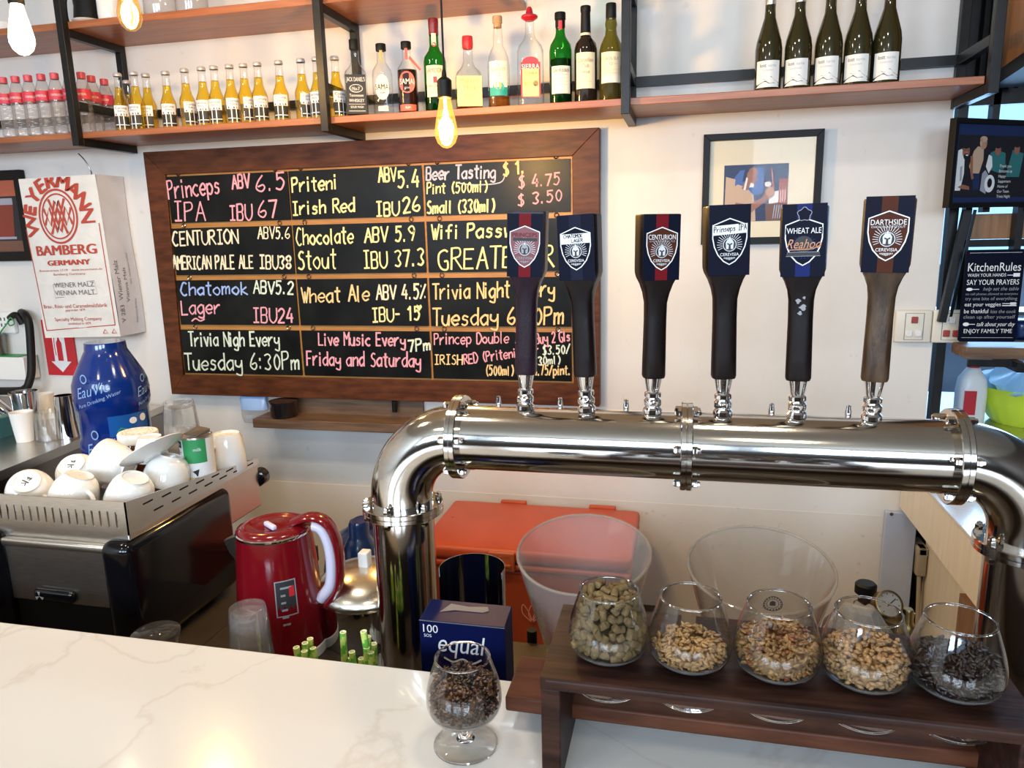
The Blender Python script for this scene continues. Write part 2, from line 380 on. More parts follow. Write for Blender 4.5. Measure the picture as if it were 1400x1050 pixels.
M['bag'] = thin_glass('clear_bag_film', (0.92, 0.92, 0.92), (0.6, 0.6, 0.6), rough=0.15, haze=0.22, hazecol=(0.8, 0.78, 0.75))
M['bag_blue'] = mat('pale_blue_film', (0.30, 0.48, 0.85), 0.25)
M['cork'] = mat('cork', (0.45, 0.27, 0.14), 0.8, noise=0.15, nscale=80)
M['foil'] = mat('silver_foil', (0.62, 0.61, 0.58), 0.3, 0.8)
M['pellet'] = mat('hop_pellet', (0.135, 0.088, 0.032), 0.85, noise=0.25, nscale=120, bump=0.3, bscale=300)
M['malt_pale'] = mat('pale_malt', (0.30, 0.175, 0.066), 0.6, noise=0.3, nscale=90)
M['malt_gold'] = mat('golden_malt', (0.235, 0.125, 0.042), 0.6, noise=0.35, nscale=90)
M['malt_red'] = mat('caramel_malt', (0.17, 0.05, 0.013), 0.6, noise=0.3, nscale=90)
M['malt_wheat'] = mat('wheat_malt', (0.285, 0.165, 0.068), 0.6, noise=0.35, nscale=80)
M['malt_dark'] = mat('roasted_malt', (0.016, 0.008, 0.006), 0.45, noise=0.35, nscale=90)
M['malt_brown'] = mat('brown_malt', (0.085, 0.034, 0.015), 0.42, noise=0.45, nscale=90)
M['straw_green'] = mat('straw_green', (0.16, 0.50, 0.06), 0.5)
M['straw_lime'] = mat('straw_lime', (0.58, 0.72, 0.16), 0.5)
M['straw_white'] = mat('straw_cut_end', (0.75, 0.78, 0.50), 0.6)
M['yellow_green'] = mat('yellow_green_plastic', (0.66, 0.86, 0.06), 0.35)
M['pale_blue'] = mat('pale_blue_plastic', (0.35, 0.62, 0.85), 0.3)
M['lavender'] = mat('lavender_plastic', (0.60, 0.58, 0.72), 0.3)
M['brass'] = mat('brass', (0.35, 0.25, 0.10), 0.3, 1.0)
M['dark_brown'] = mat('dark_brown_paint', (0.035, 0.022, 0.016), 0.5)
M['panel_blue'] = mat('grey_blue_panel', (0.46, 0.52, 0.66), 0.5, noise=0.06, nscale=6)
M['cable'] = mat('beige_cable', (0.42, 0.36, 0.26), 0.5)

# ------------------------------------------------------------------ the room
def wall_material(name, col, dirt, amount=0.5):
    m = bpy.data.materials.new(name); m.use_nodes = True; nt = m.node_tree; b = nt.nodes['Principled BSDF']; b.inputs['Roughness'].default_value = 0.75
    tc = nt.nodes.new('ShaderNodeTexCoord')
    n1 = nt.nodes.new('ShaderNodeTexNoise'); n1.inputs['Scale'].default_value = 1.6; n1.inputs['Detail'].default_value = 9; n1.inputs['Roughness'].default_value = 0.62
    n2 = nt.nodes.new('ShaderNodeTexNoise'); n2.inputs['Scale'].default_value = 26; n2.inputs['Detail'].default_value = 5
    r1 = nt.nodes.new('ShaderNodeValToRGB'); r1.color_ramp.elements[0].position = 0.52; r1.color_ramp.elements[1].position = 0.78
    r2 = nt.nodes.new('ShaderNodeValToRGB'); r2.color_ramp.elements[0].position = 0.66; r2.color_ramp.elements[1].position = 0.74
    ad = nt.nodes.new('ShaderNodeMath'); ad.operation = 'MAXIMUM'; mu = nt.nodes.new('ShaderNodeMath'); mu.operation = 'MULTIPLY'; mu.inputs[1].default_value = amount
    mx = nt.nodes.new('ShaderNodeMix'); mx.data_type = 'RGBA'; mx.inputs['A'].default_value = (*col, 1); mx.inputs['B'].default_value = (*dirt, 1)
    nt.links.new(tc.outputs['Object'], n1.inputs[0]); nt.links.new(tc.outputs['Object'], n2.inputs[0])
    nt.links.new(n1.outputs[0], r1.inputs[0]); nt.links.new(n2.outputs[0], r2.inputs[0])
    nt.links.new(r1.outputs[0], ad.inputs[0]); nt.links.new(r2.outputs[0], ad.inputs[1]); nt.links.new(ad.outputs[0], mu.inputs[0])
    nt.links.new(mu.outputs[0], mx.inputs['Factor']); nt.links.new(mx.outputs['Result'], b.inputs['Base Color'])
    bp = nt.nodes.new('ShaderNodeBump'); bp.inputs['Strength'].default_value = 0.08; bp.inputs['Distance'].default_value = 0.01
    nt.links.new(n2.outputs[0], bp.inputs['Height']); nt.links.new(bp.outputs[0], b.inputs['Normal'])
    return m
M['plaster'] = wall_material('cream_plaster', (0.75, 0.72, 0.68), (0.52, 0.46, 0.37), 0.30)
M['plaster_dirty'] = wall_material('stained_plaster', (0.74, 0.70, 0.65), (0.40, 0.34, 0.26), 0.45)
M['ceiling'] = mat('ceiling_paint', (0.40, 0.35, 0.28), 0.8)
M['room_dark'] = mat('brown_room_wall', (0.055, 0.04, 0.03), 0.7)
M['floor'] = mat('dark_floor_tile', (0.12, 0.09, 0.07), 0.45, noise=0.2, nscale=4)
M['kitchen_wall'] = mat('kitchen_wall', (0.45, 0.55, 0.68), 0.6)

def struct(name, mb, m, **k): return tag(mb.build(name, m, **k), kind='structure')
WX = 0.81; WY = 2.70
mb = MB(); mb.box(-3.45, WY, 0.60, WX, WY+.14, 3.0); struct('wall_back', mb, M['plaster'], angle=30)
mb = MB(); mb.box(-3.45, WY-.0015, 0.0, WX, WY+.14, 0.60); struct('wall_back_dado', mb, M['plaster_dirty'], angle=30)
mb = MB(); mb.box(-3.45, -2.95, 0, -3.3, WY, 3.0); struct('wall_left', mb, M['plaster'])
mb = MB(); mb.box(2.6, -2.95, 0, 2.75, 5.15, 3.0); struct('wall_right', mb, M['room_dark'])
mb = MB()
for a in ((-3.3, 0, 2.6, 1.75), (-3.3, 2.75, 2.6, 3.0), (-3.3, 1.75, -3.0, 2.75), (-1.6, 1.75, -1.2, 2.75), (.2, 1.75, .6, 2.75), (2.0, 1.75, 2.6, 2.75)):
    mb.box(a[0], -2.95, a[1], a[2], -2.8, a[3])
struct('wall_front', mb, M['room_dark'])
mb = MB(); mb.box(-3.45, -2.95, -.1, 2.75, 5.15, 0); struct('floor', mb, M['floor'])
mb = MB(); mb.box(-3.45, -2.95, 3.0, 2.75, 5.15, 3.1); struct('ceiling', mb, M['ceiling'])
mb = MB()
for a in ((.67, 0, 2.6, 1.35), (.67, 2.45, 2.6, 3.0), (2.45, 1.35, 2.6, 2.45), (.67, 1.35, .85, 2.45)): mb.box(a[0], 5.0, a[1], a[2], 5.15, a[3])
struct('wall_kitchen', mb, M['kitchen_wall'])
mb = MB(); mb.box(.67, WY+.14, 0, WX-.001, 5.0, 3.0); struct('wall_kitchen_side', mb, M['kitchen_wall'])
# iron window frame beside the wall corner, with upright bars in its top light
win = MB()
for x, w_, zl in ((.838, .028, .80), (.93, .02, 1.64), (1.05, .03, 1.64), (1.62, .03, .80)): win.box(x-w_/2, 2.70, zl, x+w_/2, 2.74, 2.985)
win.box(.825, 2.70, 1.965, 2.59, 2.74, 2.01); win.box(.825, 2.70, .80, 2.59, 2.74, .84)
win.box(.825, 2.742, 2.01, 1.04, 2.75, 2.985)
for k in range(7): win.box(.845+.028*k, 2.705, 2.01, .859+.028*k, 2.735, 2.985)
struct('window_1', win, M['black_iron'])
p0 = onY(1322, 287, 2.66); p1 = onY(1287, 440, 2.66)
mb = MB(); mb.bar(p0, p1, .022); mb.bar(p0+Vector((.03, .02, 0)), p1+Vector((.03, .02, 0)), .008)
tag(mb.build('conduit', M['black_iron']), 'black conduit running down the wall corner to the double switch plate', 'conduit')

# ------------------------------------------------------------------ shelf on the wall
SF = 2.42; SZ = 2.007; UZ = 2.381
sh = thing('wall_shelf', 'long two-tier reddish wood shelf on black iron brackets above the chalkboard', 'shelf', (-.8, SF, SZ))
def off(o, mb):   # world coordinates to the thing's own
    mb.M = Matrix.Translation(-Vector(o.location)) if o else None; return mb
mb = off(sh, MB()); mb.box(-3.28, SF, SZ-.022, .797, WY-.001, SZ); mb.build('shelf_board', M['shelf_wood'], sh, bevel=.002)
mb = off(sh, MB()); mb.box(-3.28, SF, UZ-.024, -.55, WY-.001, UZ); mb.build('shelf_board', M['shelf_wood'], sh, bevel=.002)
mb = off(sh, MB()); mb.box(-3.28, WY-.026, 2.083, .80, WY-.002, 2.113); tag(mb.build('back_rail', M['black_iron'], sh), 'black rail along the wall behind the bottles')
def bracket(xc, top, upper):
    mb = off(sh, MB()); h = .0135
    mb.box(xc-h, SF-.027, 1.957, xc+h, SF, top); mb.box(xc-h, WY-.03, 1.957, xc+h, WY-.003, top)
    mb.box(xc-h, SF, 1.957, xc+h, WY-.03, SZ-.022)
    mb.box(xc-h, SF, 2.083, xc+h, WY-.03, 2.113)
    if upper: mb.box(xc-h, SF, UZ-.052, xc+h, WY-.03, UZ-.024)
    tag(mb.build('bracket', M['black_iron'], sh, bevel=.0015), 'black iron bracket frame')
for xc, tp, up in ((-2.166, 2.98, 1), (-1.181, 2.98, 1), (-.187, 2.98, 1), (.812, 2.98, 0)): bracket(xc, tp, up)

# items on the upper tier, only their feet in the frame
def upx(px): return onY(px, 0, 2.52).x
def mug(name, label, x, y, z, r, h, m, cat='mug', grp=None, rot=0.6, parts=True):
    t = thing(name, label, cat, (x, y, z), (0, 0, rot), grp)
    mb = MB(); mb.lathe([(r*.82, 0), (r*.95, .006), (r, h*.3), (r, h), (r-.004, h), (r-.005, h*.3), (0.001, .008)], 28, capb=True); mb.build('bowl', m, t)
    mb = MB(); mb.tube(smoothpath([(r*.98, 0, h*.78), (r+.022, 0, h*.74), (r+.026, 0, h*.45), (r+.012, 0, h*.25), (r*.97, 0, h*.22)], 5), .0055, 8); mb.build('handle', m, t)
    return t
mug('mug', 'white mug on the upper shelf tier right of the black pot', onY(150, 10, 2.50).x, 2.50, UZ, .042, .095, M['porcelain'], rot=2.5)
t = thing('glass_jar', 'clear glass jar on the upper shelf tier, nearest the left bracket among the two', 'jar', (onY(218, 5, 2.50).x, 2.50, UZ))
mb = MB(); mb.lathe([(.05, 0), (.054, .01), (.054, .15), (.045, .17), (.045, .18)], 28, capb=True); mb.build('jar_body', M['pet'], t)
dup(t, (onY(262, 2, 2.50).x, 2.50, UZ), label='clear glass jar on the upper shelf tier, right of the other jar')
t = thing('saucer', 'white saucer at the front of the upper shelf tier beside the left bracket', 'saucer', (onY(119, 24, 2.47).x, 2.475, UZ))
mb = MB(); mb.lathe([(.025, 0), (.032, .002), (.052, .009), (.054, .011), (.03, .005), (0.001, .004)], 32, capb=True); mb.build('plate', M['porcelain'], t)
t = thing('moka_pot', 'black pot with looped handle on the upper shelf tier behind the left bracket', 'pot', (onY(118, 8, 2.60).x, 2.61, UZ), (0, 0, 2.9))
mb = MB(); mb.lathe([(.055, 0), (.06, .02), (.05, .1), (.055, .17), (.04, .19), (0.001, .2)], 24, capb=True); mb.build('pot_body', M['matte_black'], t)
mb = MB(); mb.tube(smoothpath([(.05, 0, .17), (.12, 0, .16), (.135, 0, .1), (.12, 0, .05), (.055, 0, .02)], 5), .006, 8); mb.build('handle', M['matte_black'], t)
t = thing('sugar_dish', 'small white dish at the left end of the upper shelf tier', 'dish', (onY(6, 35, 2.47).x, 2.475, UZ))
mb = MB(); mb.lathe([(.022, 0), (.03, .004), (.038, .03), (.035, .03), (.02, .006), (0.001, .005)], 24, capb=True); mb.build('bowl', M['porcelain'], t)

# ------------------------------------------------------------------ bottles
def face_cam(x, y): return -math.atan2(x, y)
# small bottled water, red cap and red wrap label
def water(label, x, y):
    t = thing('water_bottle', label, 'bottle', (x, y, SZ), (0, 0, face_cam(x, y)+random.uniform(-.5, .5)), 'small water bottles on the left of the shelf')
    R = .0262
    mb = MB(); pr = [(.018, .001), (R, .006)]
    for k in range(6): z = .012+k*.017; pr += [(R, z), (R, z+.010), (R-.0016, z+.0135)]
    pr += [(R, .118), (R, .158), (R-.003, .166), (.016, .190), (.0125, .196), (.0125, .205)]
    mb.lathe(pr, 20, capb=True); mb.build('bottle_body', M['pet'], t)
    mb = MB(); mb.lathe([(.0142, .194), (.0148, .196), (.0148, .2145), (.0135, .216), (0.001, .216)], 20); mb.build('cap', M['cap_red'], t)
    mb = MB(); mb.lathe([(R+.0004, .120), (R+.0004, .156)], 20); mb.mat(1).ctext('CAMBODIA', R+.0009, 0, .133, .008, w=.044); mb.build('label', [M['label_red'], M['ink_white']], t)
    return t
M['cap_red'] = mat('pink_red_cap', (0.62, 0.07, 0.10), 0.4); M['label_red'] = mat('red_label', (0.62, 0.035, 0.06), 0.45)
first = None
wxs = [(4, 2.452), (21, 2.452), (38, 2.452), (56, 2.452), (74, 2.452), (93, 2.455)]
wpos = [(onY(px+12, 190, Y).x, Y, n) for (px, Y), n in zip(wxs, ('sixth', 'fifth', 'fourth', 'third', 'second', 'first'))]
for x, y, n in wpos:
    lb = 'small red-capped water bottle, %s left of the left shelf bracket in the front row' % n
    if not first: first = water(lb, x, y)
    else: dup(first, (x, y, SZ), (0, 0, face_cam(x, y)+random.uniform(-.6, .6)), lb)
for (px, py), Y, n in zip(((121, 103), (134, 107), (151, 112)), (2.475, 2.535, 2.60), ('front', 'middle', 'rearmost')):
    x = onY(px-4, 150, Y).x
    dup(first, (x, Y, SZ), (0, 0, random.uniform(.2, 1)), 'small red-capped water bottle right of the left bracket, %s of three receding' % n)

# pale lager bottles
def lager(label, x, y):
    t = thing('beer_bottle', label, 'bottle', (x, y, SZ), (0, 0, face_cam(x, y)+random.uniform(-.5, .5)), 'row of small pale lager bottles on the shelf')
    R = .0275
    P = [(.022, .0), (R-.001, .003), (R, .008), (R, .088), (R-.002, .097), (.0195, .112), (.0155, .128), (.0125, .165), (.0118, .182), (.0135, .183), (.0135, .190), (.012, .191), (.0118, .194)]
    mb = MB(); mb.lathe(P, 24, capb=True); mb.build('bottle_body', M['bottle_glass'], t)
    mb = MB(); e = .0016; Q = [(r-e, max(z, .003)) for r, z in P if z < .145]+[(.0125, .150)]; mb.lathe(Q, 24, capb=True, capt=True); mb.build('beer', M['beer'], t)
    mb = MB(); mb.lathe([(.0146, .188), (.0150, .190), (.0140, .198), (.012, .200), (0.001, .2005)], 24); mb.build('cap', M['cap_grey'], t)
    mb = MB(); Rl = R+.0005; mb.cpatch(Rl, -.027, .027, .050, .086)
    mb.mat(1).cpatch(Rl, -.026, .026, .010, .047)
    mb.mat(2).ctext('Corona', Rl+.0005, 0, .073, .0085, w=.040); mb.ctext('Extra', Rl+.0005, 0, .0635, .0065, w=.022)
    for k in range(5): mb.cpoly([(-.022+.009*k, .052), (-.016+.009*k, .052), (-.019+.009*k, .060)], Rl+.0005)
    mb.mat(0).cpatch(Rl+.0005, -.012, -.0085, .002, .060, 2); mb.cpatch(Rl+.0005, .004, .0075, .002, .060, 2); mb.cpatch(Rl+.0005, -.025, .025, .018, .0205)
    mb.build('label', [M['ink_white'], M['ink_black'], M['navy']], t)
    return t
M['cap_grey'] = mat('pale_grey_cap', (0.50, 0.50, 0.52), 0.35, 0.3)
cpx = [(168, 2.46), (190, 2.46), (206, 2.50), (233, 2.49), (259, 2.475), (282, 2.47), (299, 2.47), (320, 2.47), (339, 2.47), (358, 2.47), (387, 2.47), (417, 2.47), (438, 2.465), (463, 2.475)]
first = None
for i, (px, Y) in enumerate(cpx):
    x = onY(px, 165, Y).x
    lb = 'small pale lager bottle with white label, %s from the left in its row' % ORD[i]
    if not first: first = lager(lb, x, Y)
    else: dup(first, (x, Y, SZ), (0, 0, face_cam(x, Y)+random.uniform(-.7, .7)), lb)
x = onY(179, 160, 2.58).x
dup(first, (x, 2.58, SZ), (0, 0, 1.2), 'small pale lager bottle half hidden behind the first two of the row')

def spirit(label, px, Y, prof, gm, liquid=None, cap=None, labels=(), sq=False, sx=1.0):
    x = onY(px, 148, Y).x
    t = thing('spirit_bottle', label, 'bottle', (x, Y, SZ), (0, 0, face_cam(x, Y)+random.uniform(-.08, .08)), 'spirit bottles on the shelf between the two right brackets')
    def shell(P, cb, ct, seg=28):
        mb = MB()
        if sq:
            secs = []
            for r, z in P:
                q = []
                for k in range(32):
                    a = 2*PI*k/32+PI/32; c, s_ = math.cos(a), math.sin(a)
                    pw = 5 if r > .024 else 2
                    d = (abs(c)**pw+abs(s_)**pw)**(-1/pw)
                    q.append((r*d*c*sx, r*d*s_, z))
                secs.append(q)
            mb.loft(secs, True)
        else: mb.lathe(P, seg, capb=cb, capt=ct)
        return mb
    shell(prof, True, True).build('bottle_body', gm, t)
    if liquid:
        lm, lv = liquid; e = .002; Q = [(max(r-e, .004), max(z, .006)) for r, z in prof if z < lv]
        rl = next(r for r, z in reversed(prof) if z < lv)
        Q.append((max(rl-e, .004), lv)); shell(Q, True, True).build('liquor', lm, t)
    if cap:
        mb = MB(); mb.lathe(cap[1], 24, capt=True, capb=True); mb.build('cap', cap[0], t)
    for nm, mats, fn in labels:
        mb = MB(); fn(mb); mb.build(nm, mats, t)
    return t
def lab(R, w, z0, z1, items, bg=0):
    def fn(mb):
        mb.mat(0).cpatch(R+.0006, -w/2, w/2, z0, z1)
        for it in items:
            if it[0] == 't': mb.mat(it[1]).ctext(it[2], R+.0012, it[3], it[4], it[5], w=it[6])
            elif it[0] == 'b': mb.mat(it[1]).cpatch(R+.0010, it[2], it[3], it[4], it[5], 6)
            elif it[0] == 'e': mb.mat(it[1]).cpoly([(it[2]+it[4]*math.cos(2*PI*k/18), it[3]+it[5]*math.sin(2*PI*k/18)) for k in range(18)], R+.0009)
    return fn
def flab(y, w, z0, z1, items):     # flat label on a square bottle
    fr = FR((0, y-.0006, 0))
    def fn(mb):
        mb.mat(0).rect(-w/2, z0, w/2, z1, fr)
        for it in items:
            if it[0] == 't': mb.mat(it[1]).text(it[2], fr, it[3], it[4], it[5], .0006, w=it[6], al='c')
            elif it[0] == 'e': mb.mat(it[1]).ell(it[2], it[3], it[4], it[5], fr, .0004)
            elif it[0] == 'b': mb.mat(it[1]).rect(it[2], it[4], it[3], it[5], fr, .0004)
    return fn
IK, IW, RD, GD = M['ink_black'], M['ink_white'], M['bright_red'], M['gold']
M['label_cream'] = mat('cream_label', (0.76, 0.68, 0.50), 0.55); M['label_pale'] = mat('pale_label', (0.80, 0.76, 0.66), 0.55); M['label_yellow'] = mat('yellow_label', (0.78, 0.62, 0.27), 0.55)
M['coral'] = mat('coral_label', (0.62, 0.11, 0.08), 0.5); M['tan'] = mat('tan_ink', (0.35, 0.25, 0.14), 0.6)
CR, PL, YL = M['label_cream'], M['label_pale'], M['label_yellow']
# 1 square whiskey
spirit('square clear whiskey bottle with black cap and ornate black label', 489, 2.47,
    [(.034, 0), (.037, .004), (.037, .128), (.034, .142), (.022, .160), (.0145, .172), (.0135, .215)], M['bottle_glass'], (M['dark_rum'], .06), (M['matte_black'], [(.0155, .214), (.016, .216), (.016, .243), (.015, .245)]),
    [('label', [IK, IW], lambda mb: (flab(-.037, .066, .006, .130, [('t', 1, "JACK DANIEL'S", 0, .108, .013, .060), ('e', 1, 0, .086, .022, .013), ('e', 0, 0, .086, .0205, .0115), ('t', 1, 'No.7', 0, .081, .010, .024), ('t', 1, 'Tennessee', 0, .060, .009, .046), ('t', 1, 'WHISKEY', 0, .043, .010, .050), ('b', 1, -.027, .027, .036, .037), ('t', 1, 'SOUR MASH', 0, .024, .007, .042), ('b', 1, -.027, .027, .014, .0155)])(mb)))], sq=True)
SAM = [(.030, 0), (.0335, .004), (.0335, .128), (.031, .142), (.021, .158), (.0145, .168), (.0135, .205)]
spirit('clear round rum bottle with pale oval label, second bottle of the spirits', 525, 2.47, SAM, M['bottle_glass'], None, (M['matte_black'], [(.0165, .203), (.017, .205), (.017, .223), (.016, .225)]),
    [('label', [PL, IK, GD], lab(.0335, .034, .010, .026, [('e', 0, 0, .085, .024, .040), ('t', 1, 'SAMAI', 0, .078, .017, .050), ('t', 1, 'RUM', 0, .064, .006, .014), ('b', 2, -.017, .017, .018, .0195)])),
     ('neck_strip', [GD], lambda mb: mb.cpatch(.0145, -.005, .005, .168, .203, 4))])
spirit('dark rum bottle with coral red oval label and hanging tag', 559, 2.47, SAM, M['bottle_glass'], (M['dark_rum'], .136), (M['matte_black'], [(.0165, .203), (.017, .205), (.017, .223), (.016, .225)]),
    [('label', [M['coral'], IW], lab(.0335, .060, .006, .026, [('e', 0, 0, .095, .029, .034), ('t', 1, 'SAMAI', 0, .089, .017, .050), ('t', 1, 'GOLD RUM', 0, .075, .005, .020), ('t', 1, 'RUM', 0, .013, .007, .016)])),
     ('neck_strip', [M['coral']], lambda mb: mb.cpatch(.0145, -.005, .005, .168, .203, 4)),
     ('hang_tag', [M['coral']], lambda mb: mb.hexa([(.010, -.022, .168), (.014, -.022, .176), (.012, -.020, .178), (.008, -.020, .170), (.044, -.036, .128), (.048, -.036, .134), (.047, -.034, .135), (.043, -.034, .129)]))])
spirit('green whiskey bottle with cream label and dark red neck foil', 597, 2.48, [(.033, 0), (.037, .004), (.037, .158), (.034, .172), (.020, .192), (.0155, .205), (.0145, .250)], M['green_glass'], (M['green_deep'], .085), (mat('wine_red_foil', (.16, .012, .018), .35), [(.0155, .240), (.0158, .242), (.0158, .262), (.0165, .264), (.0165, .288), (.0155, .290)]),
    [('label', [CR, IK, RD], lab(.037, .062, .045, .142, [('t', 1, 'JAMESON', 0, .120, .013, .056), ('b', 2, -.006, .006, .088, .107), ('t', 1, 'IRISH WHISKEY', 0, .075, .007, .048), ('b', 1, -.022, .022, .066, .0668), ('b', 1, -.022, .022, .058, .0588)])),
     ('neck_label', [CR, RD], lambda mb: (mb.mat(0).cpatch(.0162, -.008, .008, .207, .243, 4), mb.mat(1).cpoly([(.007*math.cos(k*PI/8), .209+.007*math.sin(k*PI/8)) for k in range(16)], .0168)))])
spirit('squarish whisky bottle with yellow label and red wax cap', 642, 2.48, [(.040, 0), (.044, .004), (.044, .098), (.038, .116), (.024, .134), (.0165, .150), (.0145, .205)], M['bottle_glass'], (M['amber'], .02), (M['bright_red'], [(.0150, .190), (.017, .193), (.018, .205), (.0172, .226), (.016, .228)]),
    [('label', [YL, M['tan']], lambda mb: flab(-.044, .080, .008, .100, [('t', 1, "Maker's", 0, .078, .015, .058), ('t', 1, 'Mark.', .004, .057, .015, .044), ('t', 1, 'WHISKY', 0, .040, .007, .036), ('b', 1, -.020, .020, .030, .0307), ('b', 1, -.018, .018, .020, .0207)])(mb))], sq=True)
spirit('clear whisky bottle with white and teal label and cork top', 683, 2.48, [(.032, 0), (.036, .004), (.036, .130), (.033, .155), (.024, .178), (.0165, .192), (.0155, .215), (.0135, .250)], M['bottle_glass'], (M['amber'], .035), (M['cork'], [(.013, .246), (.013, .258), (.0155, .259), (.0155, .278), (.0145, .280)]),
    [('label', [PL, M['tan'], M['teal'], GD], lab(.036, .064, .036, .140, [('b', 2, -.032, .032, .036, .062), ('e', 2, 0, .062, .020, .016), ('e', 3, 0, .066, .010, .012), ('t', 1, 'THE', 0, .124, .007, .012), ('t', 1, 'GLENLIVET', 0, .110, .010, .048), ('t', 1, '12', 0, .094, .011, .014), ('b', 1, -.018, .018, .086, .0867)]))])
def hat(mb): mb.lathe([(.026, .268), (.027, .272), (.023, .276), (.012, .279), (.0105, .292), (.006, .300), (.0008, .302)], 26, capb=True)
spirit('clear tequila bottle with red hat cap and bright picture label', 726, 2.48, [(.038, 0), (.042, .005), (.042, .165), (.036, .182), (.020, .205), (.0145, .222), (.0135, .262)], M['bottle_glass'], None, (mat('hat_red', (.48, .012, .03), .3), [(.014, .258), (.026, .266), (.027, .270), (.024, .274), (.012, .278), (.0095, .292), (.005, .299), (.001, .300)]),
    [('label', [RD, YL, IW, M['chalk_orange'], M['ink_grey']], lambda mb: flab(-.042, .062, .024, .128, [('e', 0, 0, .128, .026, .016), ('b', 3, -.026, .026, .060, .108), ('b', 1, -.026, .026, .026, .060), ('e', 4, -.014, .062, .008, .010), ('e', 4, .015, .064, .009, .009), ('t', 2, 'SIERRA', 0, .108, .014, .056), ('t', 0, 'TEQUILA', 0, .092, .007, .040)])(mb))], sq=True)
spirit('green triangular-shouldered whisky bottle with white label and black cap', 767, 2.48, [(.032, 0), (.036, .004), (.036, .160), (.033, .178), (.018, .202), (.0145, .214), (.0145, .235)], M['green_glass'], (M['green_deep'], .135), (M['matte_black'], [(.0148, .230), (.0155, .232), (.0155, .252), (.0175, .254), (.0175, .272), (.0165, .274)]),
    [('label', [PL, M['ink_red'], IK], lab(.036, .066, .030, .112, [('t', 2, 'Glenfiddich', 0, .094, .011, .054), ('b', 1, -.024, .024, .086, .0867), ('b', 2, -.02, .02, .076, .0764), ('b', 2, -.022, .022, .066, .0664), ('b', 2, -.02, .02, .056, .0564)])),
     ('neck_seal', [RD], lambda mb: mb.cpatch(.0160, -.006, .006, .222, .248, 3))])
spirit('dark whisky bottle with plain cream label and black foil neck', 801, 2.48, [(.032, 0), (.036, .004), (.036, .158), (.033, .176), (.020, .192), (.0160, .200), (.0150, .222)], M['dark_glass'], None, (M['matte_black'], [(.0158, .205), (.0160, .207), (.0145, .268), (.016, .270), (.016, .284), (.015, .286)]),
    [('label', [CR, M['tan']], lab(.036, .066, .040, .146, [('t', 1, 'Canadian', 0, .118, .012, .050), ('t', 1, 'Club', 0, .101, .011, .022), ('t', 1, '1858', 0, .084, .007, .026), ('b', 1, -.02, .02, .060, .0606)])),
     ('neck_band', [CR], lambda mb: mb.lathe([(.0164, .200), (.0164, .207)], 20))])
spirit('olive glass whisky bottle with pale yellow label beside the shelf post', 835, 2.48, [(.032, 0), (.036, .004), (.036, .150), (.032, .170), (.019, .196), (.0165, .215), (.0190, .226), (.0150, .250)], M['olive_glass'], (M['olive_glass'], .13), (M['matte_black'], [(.0155, .244), (.0165, .246), (.0160, .285), (.0150, .287)]),
    [('label', [CR, M['tan'], PL], lab(.036, .068, .052, .142, [('b', 2, -.034, .034, .052, .074), ('t', 1, 'CAOL ILA', 0, .118, .009, .050), ('t', 1, '12', 0, .103, .008, .010), ('b', 1, -.02, -.008, .1065, .1072), ('b', 1, .008, .02, .1065, .1072), ('b', 1, -.024, .024, .090, .0905), ('b', 1, -.024, .024, .080, .0805)]))])

def wine(label, px, Y):
    x = onY(px, 115, Y).x; R = .0385
    t = thing('wine_bottle', label, 'bottle', (x, Y, SZ), (0, 0, face_cam(x, Y)), 'five white wine bottles on the right of the shelf')
    mb = MB(); mb.lathe([(.030, .004), (R-.001, .0), (R, .004), (R, .118), (R-.003, .140), (.024, .180), (.0165, .205), (.0150, .225), (.0145, .262)], 32, capb=True); mb.build('bottle_body', M['wine_glass'], t)
    mb = MB(); mb.lathe([(.0152, .240), (.0156, .242), (.0156, .318), (.0148, .320), (.001, .320)], 24); mb.build('capsule', M['foil'], t)
    mb = MB(); mb.cpatch(R+.0005, -.036, .036, .008, .082)
    mb.mat(1).ctext('lost', R+.001, -.014, .064, .010, w=.019); mb.mat(2).ctext('turtle', R+.001, .012, .064, .008, w=.024); mb.ctext('SAUVIGNON BLANC', R+.001, .0, .053, .004, w=.034)
    mb.mat(2).cpoly([(-.036, .018), (-.030, .022), (-.012, .032), (-.004, .028), (.010, .038), (.022, .026), (.036, .022), (.036, .016), (-.036, .014)], R+.001)
    mb.mat(1).cpoly([(-.036, .015), (-.020, .020), (-.006, .026), (.006, .018), (.018, .020), (.036, .013), (.036, .011), (-.036, .010)], R+.0014)
    mb.build('label', [M['label_white'], M['ink_black'], M['ink_mid']], t)
    return t
M['label_white'] = mat('white_label', (0.80, 0.79, 0.76), 0.55); M['ink_mid'] = mat('mid_grey_ink', (0.42, 0.42, 0.42), 0.6)
first = None
for i, px in enumerate((1049, 1089, 1130, 1170, 1209)):
    lb = 'dark wine bottle with white mountain label, %s' % ('leftmost of the five', 'second from left of the five', 'middle one of the five', 'fourth from left of the five', 'rightmost of the five')[i]
    if not first: first = wine(lb, px, 2.47)
    else:
        x = onY(px, 115, 2.47).x; dup(first, (x, 2.47, SZ), (0, 0, face_cam(x, 2.47)+random.uniform(-.12, .12)), lb)

